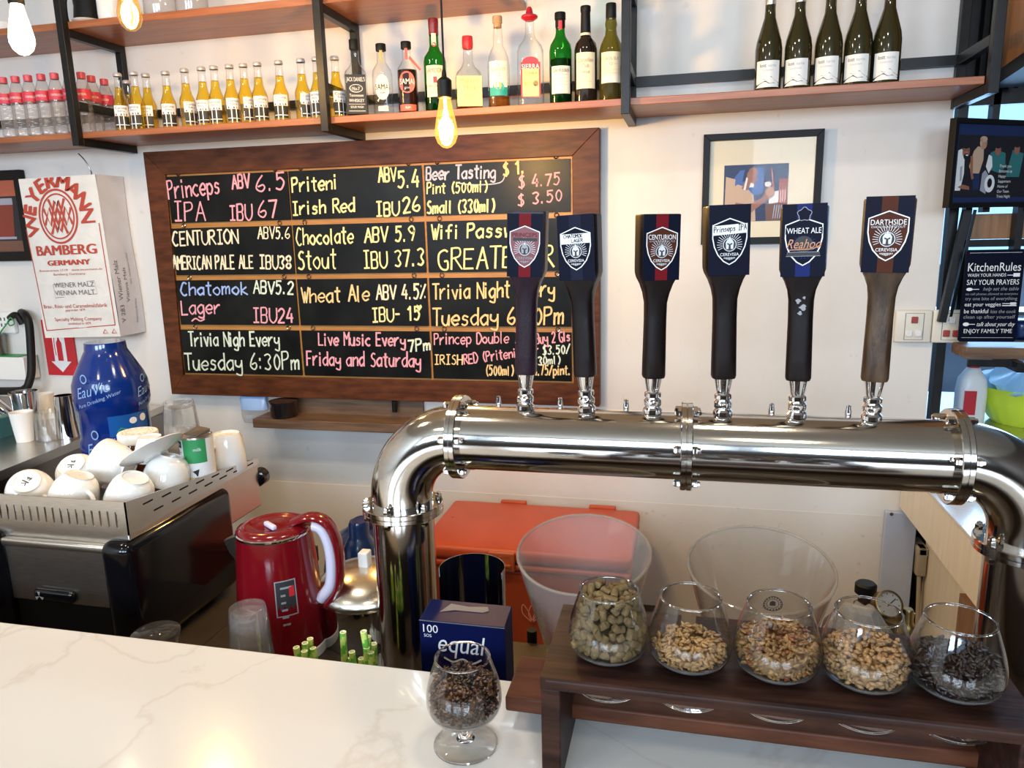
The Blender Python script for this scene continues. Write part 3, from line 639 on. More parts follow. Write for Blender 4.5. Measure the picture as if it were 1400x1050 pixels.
# ------------------------------------------------------------------ pendant bulbs
M['bulb_glass'] = thin_glass('amber_bulb_glass', (0.98, 0.86, 0.58), (0.75, 0.50, 0.16))
def glow_glass(name, col, edge, ecol, es):  # emission put into the glass stands in for bloom around the filament
    m = thin_glass(name, col, edge); nt = m.node_tree; out = [n for n in nt.nodes if n.type == 'OUTPUT_MATERIAL'][0]
    src = out.inputs[0].links[0].from_socket; e = nt.nodes.new('ShaderNodeEmission'); e.inputs[0].default_value = (*ecol, 1); e.inputs[1].default_value = es
    a = nt.nodes.new('ShaderNodeAddShader'); nt.links.new(src, a.inputs[0]); nt.links.new(e.outputs[0], a.inputs[1]); nt.links.new(a.outputs[0], out.inputs[0]); return m
M['bulb_lit'] = glow_glass('glowing_amber_bulb', (0.95, 0.72, 0.30), (0.8, 0.5, 0.1), (1.0, 0.60, 0.14), .55)
M['bulb_dim'] = glow_glass('dim_amber_bulb', (0.92, 0.72, 0.36), (0.6, 0.36, 0.08), (1.0, 0.62, 0.20), .18)
M['filament'] = mat('glowing_filament', (1, .7, .3), .5, emit=(1.0, 0.72, 0.34), estr=55)
M['bulb_frost'] = mat('glowing_frosted_bulb', (1, .9, .7), .4, emit=(1.0, 0.84, 0.58), estr=4.2)
def pendant(label, px, pyb, Y, lit, watts):
    b = onY(px, pyb, Y)
    t = thing('pendant_lamp', label, 'lamp', (b.x, b.y, b.z))
    P = [(.001, 0), (.012, .003), (.024, .014), (.031, .032), (.031, .046), (.026, .075), (.019, .105), (.0155, .125), (.014, .136)]
    mb = MB(); mb.lathe(P, 28); mb.build('bulb', M['bulb_frost'] if lit == 2 else M['bulb_lit' if lit == 1 else 'bulb_dim'], t)
    if lit != 2:
        mb = MB()
        for k in range(4):
            a = PI/4+k*PI/2; mb.tube([(.014*math.cos(a), .014*math.sin(a), .030), (.005*math.cos(a), .005*math.sin(a), .098)], .0016, 6)
        mb.tube([(0, 0, .07), (0, 0, .13)], .004, 8)
        mb.build('filament', M['filament'], t)
    mb = MB(); mb.lathe([(.0175, .128), (.0195, .130), (.0195, .172), (.016, .176), (.007, .182), (.006, .192), (.0035, .2)], 24, capb=True); mb.build('socket', M['matte_black'], t)
    mb = MB(); mb.tube([(0, 0, .195), (0, 0, 2.999-b.z)], .0028, 8); mb.build('cord', M['matte_black'], t)
    l = bpy.data.lights.new('bulb_light', 'POINT'); l.energy = watts; l.color = (1.0, 0.74, 0.42); l.shadow_soft_size = .03
    lo = bpy.data.objects.new('bulb_light', l); C.objects.link(lo); lo.parent = t; lo.location = (0, 0, .055)
    return t
pendant('glowing white pendant bulb hanging at the far left in front of the shelf', 33, 76, 1.80, 2, 20)
pendant('clear amber pendant bulb whose tip hangs left above the lager row', 180, 43, 1.87, 0, 15)
pendant('glowing amber pendant bulb hanging in front of the chalkboard top', 611, 203, 2.0, 1, 25)

# ------------------------------------------------------------------ chalkboard
BY = 2.650
bo = thing('chalkboard', 'large wood-framed menu board of twelve handwritten slates below the shelf', 'chalkboard', (-1.194, BY, .975))
BX0, BX1, BZ0, BZ1 = -2.092, -.294, .978, 1.955
IX0, IX1, IZ0, IZ1 = -2.004, -.388, 1.062, 1.866
for nm, q in (('frame_rail', [(BX0, BZ1), (BX1, BZ1), (IX1, IZ1), (IX0, IZ1)]), ('frame_rail', [(BX0, BZ0), (IX0-.022, IZ0), (IX1, IZ0), (BX1, BZ0)]),
              ('frame_rail', [(BX0, BZ0), (BX0, BZ1), (IX0, IZ1), (IX0-.022, IZ0)]), ('frame_rail', [(BX1, BZ0), (IX1, IZ0), (IX1, IZ1), (BX1, BZ1)])):
    mb = off(bo, MB()); mb.smooth = False
    mb.hexa([(x, BY, z) for x, z in q]+[(x, WY-.002, z) for x, z in q])
    me = mb.build(nm, M['board_wood'], bo, bevel=.002)
mb = off(bo, MB()); mb.box(IX0-.02, 2.6612, IZ0, IX1+.002, WY-.002, IZ1); mb.build('backing_board', M['backing_wood'], bo)
cols = [(-2.0, -1.478), (-1.472, -.940), (-.930, -.396)]
rows = [(1.679, 1.858), (1.473, 1.658), (1.272, 1.452), (1.070, 1.251)]
SY = 2.6535
def SP(px, py): p = onY(px, py, SY); return p.x, p.z
# (colour, words, left x, baseline y, right x, baseline y, cap height) measured on the photograph
W = {(0,0): [('pink','Princeps',231,272,302,264,24),('pink','ABV',318,258,342,256,18),('pink','6.5',351,262,391,258,22),('pink','IPA',238,302,281,301,25),('pink','IBU',314,301,345,300,20),('pink','67',354,298,381,296,22)],
 (0,1): [('yellow','Priteni',400,263,462,258,19),('yellow','ABV',518,249,542,247,18),('yellow','5.4',544,257,574,255,22),('yellow','Irish Red',400,294,486,289,18),('yellow','IBU',514,296,546,294,18),('yellow','26',552,292,576,288,20)],
 (0,2): [('lav','Beer Tasting',583,246,678,243,17),('orange','$ 1.',688,240,718,236,16),('yellow','Pint (500ml)',584,265,666,262,14),('pink','$ 4.75',709,257,766,252,15),('yellow','Small (330ml)',584,292,676,289,16),('pink','$ 3.50',708,281,769,274,15)],
 (1,0): [('cream','CENTURION',237,336,326,332,18),('cream','ABV5.6',353,326,397,326,15),('cream','AMERICAN PALE ALE',237,368,347,367,17),('cream','IBU38',355,367,399,367,17)],
 (1,1): [('yellow','Chocolate',406,335,484,332,21),('yellow','ABV 5.9',499,331,568,329,19),('yellow','Stout',408,368,461,367,25),('yellow','IBU 37.3',497,367,581,362,22)],
 (1,2): [('yellow','Wifi Password',590,327,742,322,19),('yellow','GREATBEER',600,368,757,364,27)],
 (2,0): [('blue','Chatomok',248,404,340,402,17),('mint','ABV5.2',347,401,402,402,17),('pink','Lager',249,430,303,428,19),('pink','IBU24',346,441,402,441,19)],
 (2,1): [('orange','Wheat Ale',413,414,506,411,20),('cream','ABV 4.5%',515,409,583,408,19),('yellow','IBU- 15',509,440,575,437,18)],
 (2,2): [('orange','Trivia Night Every',592,409,759,405,21),('orange','Tuesday 6:30Pm',592,445,772,443,23)],
 (3,0): [('mint','Trivia Nigh Every',259,473,383,473,19),('mint','Tuesday 6:30Pm',254,506,411,505,22)],
 (3,1): [('pink','Live Music Every',436,472,555,473,17),('mint','7Pm',559,481,590,479,16),('pink','Friday and Saturday',420,499,576,502,19)],
 (3,2): [('pink','Princep Double IPA',594,471,727,468,15),('pink','Buy 2 Gls',733,470,780,466,14),('orange','IRISH',594,498,632,498,13),('pink','RED (Priteni) for',635,498,738,484,13),('mint','$3.50/',742,485,780,483,12),('mint','(330ml)',724,500,766,497,11),('orange','(500ml)',664,513,702,513,13),('orange','$4.75/pint.',724,513,780,512,13)]}
CK = ['pink', 'yellow', 'cream', 'lav', 'blue', 'orange', 'mint']
for r in range(4):
    for c in range(3):
        x0, x1 = cols[c]; z0, z1 = rows[r]; dx = -.0055*r-.001 if c == 0 else 0
        mb = off(bo, MB()); mb.box(x0+dx, SY+.0005, z0, x1+dx*.3, SY+.007, z1)
        s_ = mb.build('slate_panel', M['slate'], bo)
        fr = FR((0, SY, 0)); CM = [M['chalk_'+k] for k in CK]
        for colr, t, ax, ay, bx, by, h in W[(r, c)]:
            a = SP(ax, ay); b = SP(bx, by); hh = h*depth((a[0], SY, a[1]))/FPX
            mb = off(bo, MB()); mb.mat(CK.index(colr)).hand(t, fr, a[0], a[1], b[0], b[1], hh, .0068 if h > 15 else .0052, .0008)
            mb.build('chalk_writing', CM, s_)
        mb = off(bo, MB())
        if (r, c) == (2, 1):
            q = SP(573, 419); mb.mat(1).flat([(q[0], q[1]-.018), (q[0]+.012, q[1]-.002), (q[0]+.008, q[1]+.008), (q[0], q[1]+.002), (q[0]-.008, q[1]+.008), (q[0]-.012, q[1]-.002)], fr, .0008)
        if (r, c) == (0, 2):
            q = SP(650, 248); mb.mat(3).line(smoothpath([(q[0]-.06, q[1]-.004), (q[0], q[1]-.012), (q[0]+.09, q[1]-.008), (q[0]+.11, q[1]+.02)], 4), .004, fr, .0007)
        if (r, c) == (2, 0):
            q = SP(262, 438); mb.mat(0).line(smoothpath([(q[0], q[1]-.004), (q[0]+.02, q[1]+.008), (q[0]+.04, q[1]-.002), (q[0]+.062, q[1]+.006)], 4), .006, fr, .0008)
        if mb.v: mb.build('chalk_mark', CM, s_)
        mb = off(bo, MB())
        for xx in (x0+.05, x1-.05):
            mb.M = Matrix.Translation(Vector((xx, SY+.003, z1+.010))-Vector(bo.location)) @ Matrix.Rotation(PI/2, 4, 'X')
            mb.lathe([(.0075, -.002), (.0095, 0), (.0075, .002), (.0055, 0), (.0075, -.002)], 14)
        mb.build('screw_ring', M['chrome'], s_)

# ------------------------------------------------------------------ small ledge below the chalkboard
lg = thing('wall_ledge', 'narrow brown wooden ledge with back panel under the chalkboard', 'ledge', (-1.33, 2.62, .87))
mb = off(lg, MB()); mb.box(-1.665, 2.56, .872, -.96, 2.698, .908); mb.build('ledge_board', M['ledge_wood'], lg, bevel=.002)
mb = off(lg, MB()); mb.box(-1.55, 2.682, .908, -.99, 2.698, .976); mb.build('back_panel', M['ledge_wood'], lg)
mb = off(lg, MB()); mb.tube([(-1.10, 2.662, .93), (-1.10, 2.662, .974)], .010, 10); mb.build('hook', M['black_iron'], lg)
mb = MB(); q = onY(366, 566, 2.60)
mb.lathe([(.046, 0), (.052, .006), (.055, .058), (.057, .060), (.057, .066), (.001, .067)], 32, c=(-1.555, 2.615, .9085), capb=True)
tag(mb.build('dark_tub', mat('smoky_tub', (.018, .014, .016), .12, coat=.4), angle=60), 'dark translucent tub at the left end of the wall ledge', 'tub')
bgp = thing('plastic_pouch', 'pale blue plastic pouch hanging left of the wall ledge', 'pouch', (-1.73, 2.66, .86))
secs = []
for z, wd, dp in ((.862, .050, .008), (.885, .058, .020), (.92, .060, .022), (.96, .060, .014), (.974, .058, .004)):
    secs.append([(-1.722+wd*math.cos(a)*(1+.05*math.sin(5*a+z*90)), 2.668+dp*math.sin(a), z) for a in [2*PI*k/20 for k in range(20)]])
mb = off(bgp, MB()); mb.loft(secs[2:]); mb.build('pouch_top', M['bag_blue'], bgp)
mb = off(bgp, MB()); mb.loft(secs[:3]); mb.build('pouch_base', M['bag'], bgp)

# ------------------------------------------------------------------ malt sack, pictures, signs, switches
sk = thing('malt_sack', 'white malt sack with red print hung on the wall left of the chalkboard', 'sack', (-2.42, 2.55, 1.23))
fl = Vector(onY(25, 245, 2.55)); frr = Vector((-2.238, 2.55, 1.870)); bl = Vector(onY(62, 462, 2.55)); br = Vector((-2.218, 2.55, 1.236))
nx, nz = 14, 22; vs = []
def sackpt(u, v, bulge=1):
    p = (bl*(1-u)+br*u)*(1-v) + (fl*(1-u)+frr*u)*v
    e = math.sin(PI*u)*math.sin(PI*min(1, v*1.1))
    return p + Vector((0, -.012*bulge*e, 0))
for j in range(nz+1):
    for i in range(nx+1): vs.append(sackpt(i/nx, j/nz))
fs = [(j*(nx+1)+i, j*(nx+1)+i+1, (j+1)*(nx+1)+i+1, (j+1)*(nx+1)+i) for j in range(nz) for i in range(nx)]
mb = off(sk, MB()); mb.add(vs, fs)
q = lambda p, y: (p.x, y, p.z)
mb.add([q(fl, 2.55), q(frr, 2.55), q(frr, 2.697), q(fl, 2.697)], [(0, 1, 2, 3)]); mb.add([q(bl, 2.55), q(br, 2.55), q(br, 2.697), q(bl, 2.697)], [(3, 2, 1, 0)])
mb.add([q(bl, 2.55), q(fl, 2.55), q(fl, 2.697), q(bl, 2.697)], [(0, 1, 2, 3)])
mb.build('sack_front', M['sack'], sk)
mb = off(sk, MB()); vs = []
for j in range(12):
    for i in range(6):
        v = j/11; u = i/5; a = br*(1-v)+frr*v
        vs.append((a.x + .010*math.sin(PI*u)*math.sin(PI*v)+.004*math.sin(7*v), 2.55+.147*u, a.z))
mb.add(vs, [(j*6+i, j*6+i+1, (j+1)*6+i+1, (j+1)*6+i) for j in range(11) for i in range(5)])
tag(mb.build('sack_side', M['sack_side'], sk), 'blue-grey side of the sack')
# print on the front: unit square (u,v) of the sack
def SU(a, b): return sackpt(a, b) + Vector((0, -.0022, 0))
def uvf(px, py):  # photo pixel on the sack front to (u,v)
    p = onY(px, py, 2.55); v = (p.z-1.236)/(1.869-1.236); x0 = bl.x*(1-v)+fl.x*v; x1 = br.x*(1-v)+frr.x*v
    return (p.x-x0)/(x1-x0), v
AR = .365/.633
class UVB(MB):
    def uvtext(s, t, u, v, h, w=None, al='c', rot=0.0):
        vs, fs, wd = textgeo(t); k = h if w is None else w/wd
        x0 = -wd*k*(.5 if al == 'c' else 0)
        P = []
        for a, b in vs:
            A = x0+a*k; B = b*h*AR; ca, sa = math.cos(rot), math.sin(rot)
            A, B = A*ca-B*sa, A*sa+B*ca
            P.append(SU(u+A, v+B*1.0 if False else v+B*AR/AR))
        return s.add(P, fs)
    def uvline(s, pts, w):
        L = len(pts); vs = []
        for i in range(L):
            a = Vector(pts[max(i-1, 0)]); b = Vector(pts[min(i+1, L-1)]); t = (b-a); t = Vector((t.x, t.y/AR)); t.normalize() if t.length else None
            n = Vector((-t.y*w/2, t.x*w/2*AR)); p = Vector(pts[i]); vs += [SU(*(p+n)), SU(*(p-n))]
        return s.add(vs, [(2*i, 2*i+1, 2*i+3, 2*i+2) for i in range(L-1)])
pr = off(sk, UVB())
eu, ev = uvf(81, 295)
def arc(r, n=48, a0=0, a1=2*PI): return [(eu+r*math.cos(a0+(a1-a0)*k/n), ev+r*math.sin(a0+(a1-a0)*k/n)*AR*1.15) for k in range(n+1)]
pr.uvline(arc(.245), .022); pr.uvline(arc(.205), .016)
def inside(pts): return [(eu+a*.2, ev+b*.2*AR*1.15) for a, b in pts]
for s2 in (1, -1):
    pr.uvline(inside([(-.90, .38*s2), (-.52, -.42*s2+0), (-.12, .72*s2), (.12, .15*s2)]), .030)
    pr.uvline(inside([(.90, .38*s2), (.52, -.42*s2), (.12, .72*s2), (-.12, .15*s2)]), .030)
    pr.uvline(inside([(-.52, .80*s2), (0, -.30*s2), (.52, .80*s2)]), .030)
for i, ch in enumerate('WEYERMANN'):
    a = math.radians(188-23.3*i); u = eu+.300*math.cos(a); v = ev-.012+.185*math.sin(a)
    vs, fs, wd = textgeo(ch); rot = a-PI/2; P = []
    for x, y in vs:
        A = (x-wd/2)*.165; B = y*.150; ca, sa = math.cos(rot), math.sin(rot); P.append(SU(u+A*ca-B*sa, min(.998, v+(A*sa+B*ca)*AR)))
    for ddx in (-.007, 0, .007): pr.add([p_+Vector((ddx*.365*2, -.0001-abs(ddx)*.01, ddx*.05)) for p_ in P], fs)
for t, px, py, w_, h in (('BAMBERG', 93, 347, .78, .105), ('GERMANY', 97, 361, .55, .055), ('Brennerstrasse 17-19    www.weyermann.de', 98, 369, .82, .022), ('Bamberg Germany', 98, 374.5, .42, .022), ('Brau-, Röst- und Caramelmalzfabrik', 104, 419, .84, .04), ('gegründet 1879', 105, 423.5, .26, .024), ('Specialty Malting Company', 108, 436.5, .62, .036), ('established in 1879', 110, 442, .30, .026)):
    u, v = uvf(px, py); pr.uvtext(t, u, v, h, w_)
    if h > .05:
        pr.uvtext(t, u+.007, v, h, w_); pr.uvtext(t, u-.007, v, h, w_)
pts = [uvf(*p) for p in ((36, 312), (64, 449))]; pr.uvline(pts, .010)
pts = [uvf(*p) for p in ((64, 449), (158, 444))]; pr.uvline(pts, .010)
pts = [uvf(*p) for p in ((158, 444), (136, 305))]; pr.uvline(pts, .010)
for px in (145, 157):
    u, v = uvf(px, 455); pr.uvline([(u-.03, v), (u+.03, v), (u, v+.026), (u-.03, v)], .008)
pr.mat(1)
for t, px, py, w_ in (('WIENER MALZ', 104, 391, .52), ('VIENNA MALT', 105, 401.5, .52)):
    u, v = uvf(px, py); pr.uvtext(t, u, v, .052, w_)
c4 = [uvf(*p) for p in ((75, 387), (131, 383), (135, 401), (78, 405), (75, 387))]; pr.uvline(c4, .005)
pr.build('printed_front', [M['ink_red'], M['ink_grey']], sk)
frs = (Vector((-2.216, 2.55, 0)), Vector((0, 0, 1)), Vector((0, -1, 0)))
def sidept(z, y):  # y: 0 at front edge
    v = (z-1.236)/.633; a = br*(1-v)+frr*v; u = y/.147
    return Vector((a.x+.010*math.sin(PI*u)*math.sin(PI*v)+.004*math.sin(7*v)+.002, 2.55+y, z))
for t, z, y, h, w_ in (('V 283  Wiener Malz', 1.29, .035, .020, .25), ('Vienna Malt', 1.37, .068, .016, .14), ('WG  Mindestens haltbar', 1.44, .095, .009, .13), ('Weyermann Bamberg', 1.28, .105, .009, .10)):
    vs, fs, wd = textgeo(t); k = w_/wd; sd = off(sk, MB())
    sd.add([sidept(z+a*k, y-b*h) for a, b in vs], fs); sd.build('side_print', M['ink_grey'], sk)
# wire the sack hangs from
a = onY(108, 196, 2.60); mb = MB(); mb.tube(smoothpath([(a.x-.01, 2.60, 1.957), (a.x, 2.62, 1.93), (a.x+.012, 2.63, 1.89), (a.x+.02, 2.62, 1.8725)], 4), .0025, 6)
tag(mb.build('hanging_wire', M['steel_dark']), 'dark wire hanging from the shelf bracket down to the malt sack', 'wire')

M['glazing'] = thin_glass('picture_glazing', (1, 1, 1), (.8, .8, .8), ior=1.18)
def framed(name, label, o, X, Z, w_, h, fw, dpt, fm, inner, glass=True, matm=None, mw=0):
    """picture frame whose face lies on the frame (o, X, Z); o = lower left corner"""
    t = thing(name, label, 'picture', o); fr = (Vector((0, 0, 0)), X, Z); n = X.cross(Z)
    mb = MB(); mb.smooth = False
    for q in ([(0, 0), (w_, 0), (w_-fw, fw), (fw, fw)], [(0, h), (fw, h-fw), (w_-fw, h-fw), (w_, h)], [(0, 0), (fw, fw), (fw, h-fw), (0, h)], [(w_, 0), (w_, h), (w_-fw, h-fw), (w_-fw, fw)]):
        f_ = [X*a+Z*b for a, b in q]; mb.hexa([p for p in f_]+[p-n*dpt for p in f_])
    mb.build('frame', fm, t, bevel=.001)
    mb = MB(); mb.rect(fw*.9, fw*.9, w_-fw*.9, h-fw*.9, fr, -dpt*.55)
    mb.add([X*a+Z*b-n*(dpt*.95) for a, b in ((0.004, .004), (w_-.004, .004), (w_-.004, h-.004), (.004, h-.004))], [(3, 2, 1, 0)])
    mb.build('mount', matm or IK, t)
    mb, mats = inner(fr, -dpt*.5); mb.build('photo_print', mats, t)
    if glass:
        mb = MB(); mb.rect(fw*.9, fw*.9, w_-fw*.9, h-fw*.9, fr, -dpt*.3); mb.build('glazing', M['glazing'], t)
    return t
def flatm(name, col, r=.5): return mat(name, col, r)
SKIN = flatm('printed_skin', (.30, .12, .075)); SKIN2 = flatm('printed_light_skin', (.46, .24, .15)); SHIRT = flatm('printed_beige', (.52, .36, .25)); NIGHT = flatm('printed_navy', (.012, .025, .09)); BLU = flatm('printed_blue', (.05, .12, .36)); DKB = flatm('printed_dark', (.012, .012, .018)); RST = flatm('printed_rust', (.42, .10, .05)); GRY = flatm('printed_grey', (.35, .35, .42)); TEA = flatm('printed_teal', (.03, .16, .17)); PWH = flatm('printed_white', (.75, .75, .74)); BRN = flatm('printed_brown', (.16, .07, .045)); AMB = flatm('printed_amber', (.22, .035, .02))
def brewer(fr, d):
    mb = MB(); x0, y0, w_, h = .070, .075, .205, .185
    def P(l, k, m): mb.mat(m).flat([(x0+a*w_, y0+b*h) for a, b in l], fr, d+.0004*k)
    P([(0,0),(1,0),(1,1),(0,1)], 1, 2)
    P([(0,.55),(.25,.9),(.62,.95),(.62,.5),(.3,.4)], 2, 3); P([(.02,.2),(.16,.25),(.18,.75),(.03,.8)], 2.5, 1)
    P([(.68,0),(1,0),(1,.3),(.66,.32)], 2, 9)
    P([(.72,.30),(.96,.34),(.99,.55),(.70,.5)], 3, 7)
    for k in range(4): P([(.86+.035*k,.30),(.885+.035*k,.30),(.89+.035*k,.72),(.865+.035*k,.75)], 4, 6)
    for k in range(6): P([(.78+.035*k,.04),(.795+.035*k,.04),(.82+.035*k,.28),(.80+.035*k,.28)], 4, 4)
    P([(.02,0),(.52,0),(.50,.30),(.47,.46),(.36,.60),(.22,.66),(.08,.56),(.03,.30)], 5, 1)
    P([(.28,.58),(.33,.72),(.31,.84),(.36,.92),(.44,.95),(.50,.93),(.53,.86),(.51,.80),(.53,.74),(.49,.70),(.50,.64),(.46,.61),(.40,.62),(.38,.55)], 6, 0)
    P([(.29,.70),(.32,.90),(.38,.97),(.46,.97),(.40,.92),(.36,.84),(.35,.72)], 7, 2)
    P([(.40,.60),(.47,.60),(.47,.66),(.42,.68)], 7, 7)
    P([(.31,.56),(.345,.56),(.375,.76),(.35,.78)], 8, 5)
    P([(.10,.14),(.20,.34),(.40,.30),(.62,.42),(.66,.55),(.74,.58),(.80,.52),(.79,.44),(.70,.38),(.45,.16),(.25,.08),(.12,.06)], 9, 0)
    P([(.66,.55),(.70,.60),(.76,.60),(.80,.53),(.79,.46),(.72,.42),(.67,.46)], 10, 8)
    P([(.725,.92),(.745,.92),(.79,.58),(.765,.58)], 11, 6)
    mb.mat(7).ell(x0+.69*w_, y0+.645*h, .055*w_, .045*h, fr, d+.005)
    return mb, [SKIN, SHIRT, NIGHT, BLU, GRY, PWH, RST, PWH, SKIN2, BRN]
p = onY(955, 324, 2.672)
framed('framed_photo', 'black framed photo of a brewer at the taps, behind the tap handles', (.052, 2.672, 1.555), Vector((1, 0, 0)), Vector((0, 0, 1)), .378, .362, .022, .024, M['matte_black'], brewer, matm=M['label_cream'])
def beerpic(fr, d):
    mb = MB(); w_, h = .40, .60
    def P(l, k, m): mb.mat(m).flat([(a, b) for a, b in l], fr, d+.0004*k)
    P([(.05,.05),(.35,.05),(.35,.55),(.05,.55)], 1, 0); P([(.05,.05),(.35,.05),(.35,.12),(.05,.12)], 2, 1); P([(.05,.44),(.35,.44),(.35,.55),(.05,.55)], 2, 4)
    P([(.20,.16),(.30,.16),(.315,.36),(.185,.36)], 3, 2); P([(.185,.36),(.315,.36),(.315,.40),(.185,.40)], 3, 3); P([(.19,.15),(.31,.15),(.31,.165),(.19,.165)], 4, 3)
    return mb, [DKB, BRN, AMB, GRY, RST]
q = onY(45, 357, 2.672)
framed('framed_print', 'black framed print of a beer glass cut by the left edge, beside the malt sack', (q.x-.385, 2.672, q.z+.002), Vector((1, 0, 0)), Vector((0, 0, 1)), .385, .375, .038, .024, M['matte_black'], lambda fr, d: ((lambda r: (r[0], r[1]))((lambda mb: (mb, [DKB, BRN, AMB, GRY, RST]))((lambda mb: (mb.mat(0).rect(.04, .04, .345, .335, fr, d+.0004), mb.mat(1).rect(.04, .04, .345, .085, fr, d+.0008), mb.mat(4).rect(.04, .27, .345, .335, fr, d+.0008), mb.mat(2).flat([(.205, .10), (.30, .10), (.315, .235), (.19, .235)], fr, d+.0012), mb.mat(3).flat([(.19, .235), (.315, .235), (.315, .262), (.19, .262)], fr, d+.0014), mb.mat(3).rect(.195, .092, .31, .102, fr, d+.0016), mb)[-1])(MB())))))
# group photo hung at an angle over the window
gx = Vector((.83, .56, 0)).normalized()
def groupic(fr, d):
    mb = MB(); w_, h = .30, .255
    def P(l, k, m): mb.mat(m).flat([(a, b) for a, b in l], fr, d+.0004*k)
    P([(.016,.016),(.345,.016),(.345,.24),(.016,.24)], 1, 1); P([(.03,.03),(.34,.03),(.34,.21),(.03,.21)], 2, 0)
    P([(.03,.05),(.052,.05),(.062,.10),(.058,.155),(.044,.17),(.03,.165)], 3, 3)       # man in white shirt
    E = lambda x, y, a, b, k, m: mb.mat(m).ell(x, y, a, b, fr, d+.0004*k, 16)
    E(.062, .163, .0150, .0200, 4, 2); E(.064, .148, .0115, .0090, 5, 0); E(.060, .178, .0150, .0080, 5, 0); E(.066, .152, .0055, .0020, 6, 3); E(.057, .166, .0022, .0014, 6, 0); E(.069, .166, .0022, .0014, 6, 0); E(.0635, .160, .0018, .0034, 6, 5)
    P([(.043,.118),(.052,.122),(.054,.08),(.046,.076)], 5, 6)
    P([(.04,.06),(.058,.055),(.09,.052),(.088,.062),(.06,.068)], 4, 2)
    P([(.08,.12),(.095,.10),(.125,.10),(.138,.14),(.135,.175),(.110,.178),(.095,.165)], 3, 4)    # second person, beige top
    E(.132, .186, .0140, .0165, 5, 5); E(.130, .199, .0155, .0085, 6, 4); E(.120, .190, .0050, .0120, 6, 4); E(.140, .186, .0018, .0012, 7, 0); P([(.100,.10),(.128,.10),(.130,.055),(.104,.05)], 4, 1)
    P([(.082,.15),(.092,.15),(.098,.10),(.104,.085),(.094,.082),(.085,.11)], 5, 2)
    P([(.135,.05),(.160,.04),(.170,.09),(.150,.11),(.138,.10)], 4, 6)
    P([(.16,.13),(.175,.11),(.215,.10),(.235,.12),(.23,.16),(.19,.17),(.165,.16)], 3, 7); E(.196, .168, .0125, .0155, 4, 2); E(.195, .180, .0130, .0070, 5, 0); P([(.15,.12),(.165,.10),(.178,.12),(.172,.15),(.158,.155)], 5, 3)
    P([(.24,.09),(.30,.09),(.31,.16),(.26,.17)], 3, 7); E(.278, .172, .0125, .0155, 4, 2); E(.277, .184, .0130, .0070, 5, 0)
    mb.mat(3).ell(.170, .070, .022, .026, fr, d+.004); mb.mat(0).ell(.170, .072, .010, .014, fr, d+.0044)
    for i, t in enumerate(('Thank you', 'Bottoms up', 'Happy', 'Supporters', 'Home of', 'Our Team', 'Trivia Night')): mb.mat(3).text(t, fr, .205, .118-.015*i, .0085, d+.0048)
    return mb, [DKB, NIGHT, SKIN, PWH, SHIRT, SKIN2, GRY, TEA]
framed('framed_group_photo', 'black framed group photo hung over the window at the right edge', (.760, 2.50, 1.654), gx, Vector((0, 0, 1)), .36, .256, .014, .022, M['matte_black'], groupic, matm=NIGHT)
# kitchen rules sign
kx = Vector((1, .06, 0)).normalized()
k0 = onY(1312, 469, 2.62)
kr = thing('kitchen_rules_sign', 'black sign of white lettered rules below the group photo', 'sign', (.853, 2.60, 1.238))
frk = (Vector((0, 0, 0)), kx, Vector((0, 0, 1)))
mb = MB(); fp = [(.006, 0), (.174, 0), (.18, .006), (.18, .282), (.174, .288), (.006, .288), (0, .282), (0, .006)]
nk = kx.cross(Vector((0, 0, 1))); mb.add([kx*a+Vector((0, 0, b)) for a, b in fp]+[kx*a+Vector((0, 0, b))-nk*.006 for a, b in fp], [tuple(range(8)), tuple(reversed(range(8, 16)))]+[(i, i+8, (i+1) % 8+8, (i+1) % 8) for i in range(8)])
mb.build('board', M['navy2'], kr)
mb = MB()
KT = [('KitchenRules', .246, .026, 'c', .162, 0), ('WASH YOUR HANDS', .229, .010, 'l', .118, 0), ('SAY YOUR PRAYERS', .204, .016, 'c', .160, 0), ('help set the table', .186, .011, 'r', .108, .3), ('no cell phones allowed to everyone', .172, .007, 'c', .16, 0), ('try one bite of everything', .156, .010, 'c', .16, 0), ('eat your veggies', .137, .012, 'l', .112, 0), ('be thankful', .115, .013, 'l', .075, 0), ('kiss the cook', .115, .011, 'r', .078, .15), ('clean up after yourself', .098, .011, 'c', .16, 0), ('talk about your day', .074, .013, 'r', .118, .3), ('ENJOY FAMILY TIME', .052, .013, 'c', .150, 0)]
for t, y, h, al, w_, sh_ in KT:
    x = .09 if al == 'c' else .010 if al == 'l' else .170
    mb.mat(1 if t.startswith(('no cell', 'help', 'try', 'clean', 'kiss')) else 0).text(t, frk, x, y-.024, h, .0008, w=w_, al=al, shear=sh_)
mb.mat(0)
mb.rect(.010, .278, .170, .2788, frk, .0008); mb.rect(.010, .013, .170, .0138, frk, .0008)
mb.rect(.132, .208, .150, .210, frk, .0008); mb.rect(.150, .204, .170, .215, frk, .0008)
mb.ell(.020, .166, .010, .005, frk, .0008); mb.rect(.028, .165, .050, .167, frk, .0008)
mb.rect(.126, .120, .170, .122, frk, .0008); mb.rect(.126, .113, .170, .116, frk, .0008); mb.rect(.150, .117, .168, .1245, frk, .0008)
mb.ell(.020, .056, .010, .006, frk, .0008); mb.rect(.028, .055, .048, .057, frk, .0008)
mb.build('lettering', [IW, M['dim_ink']], kr); kr.scale = (.93, .93, 1)
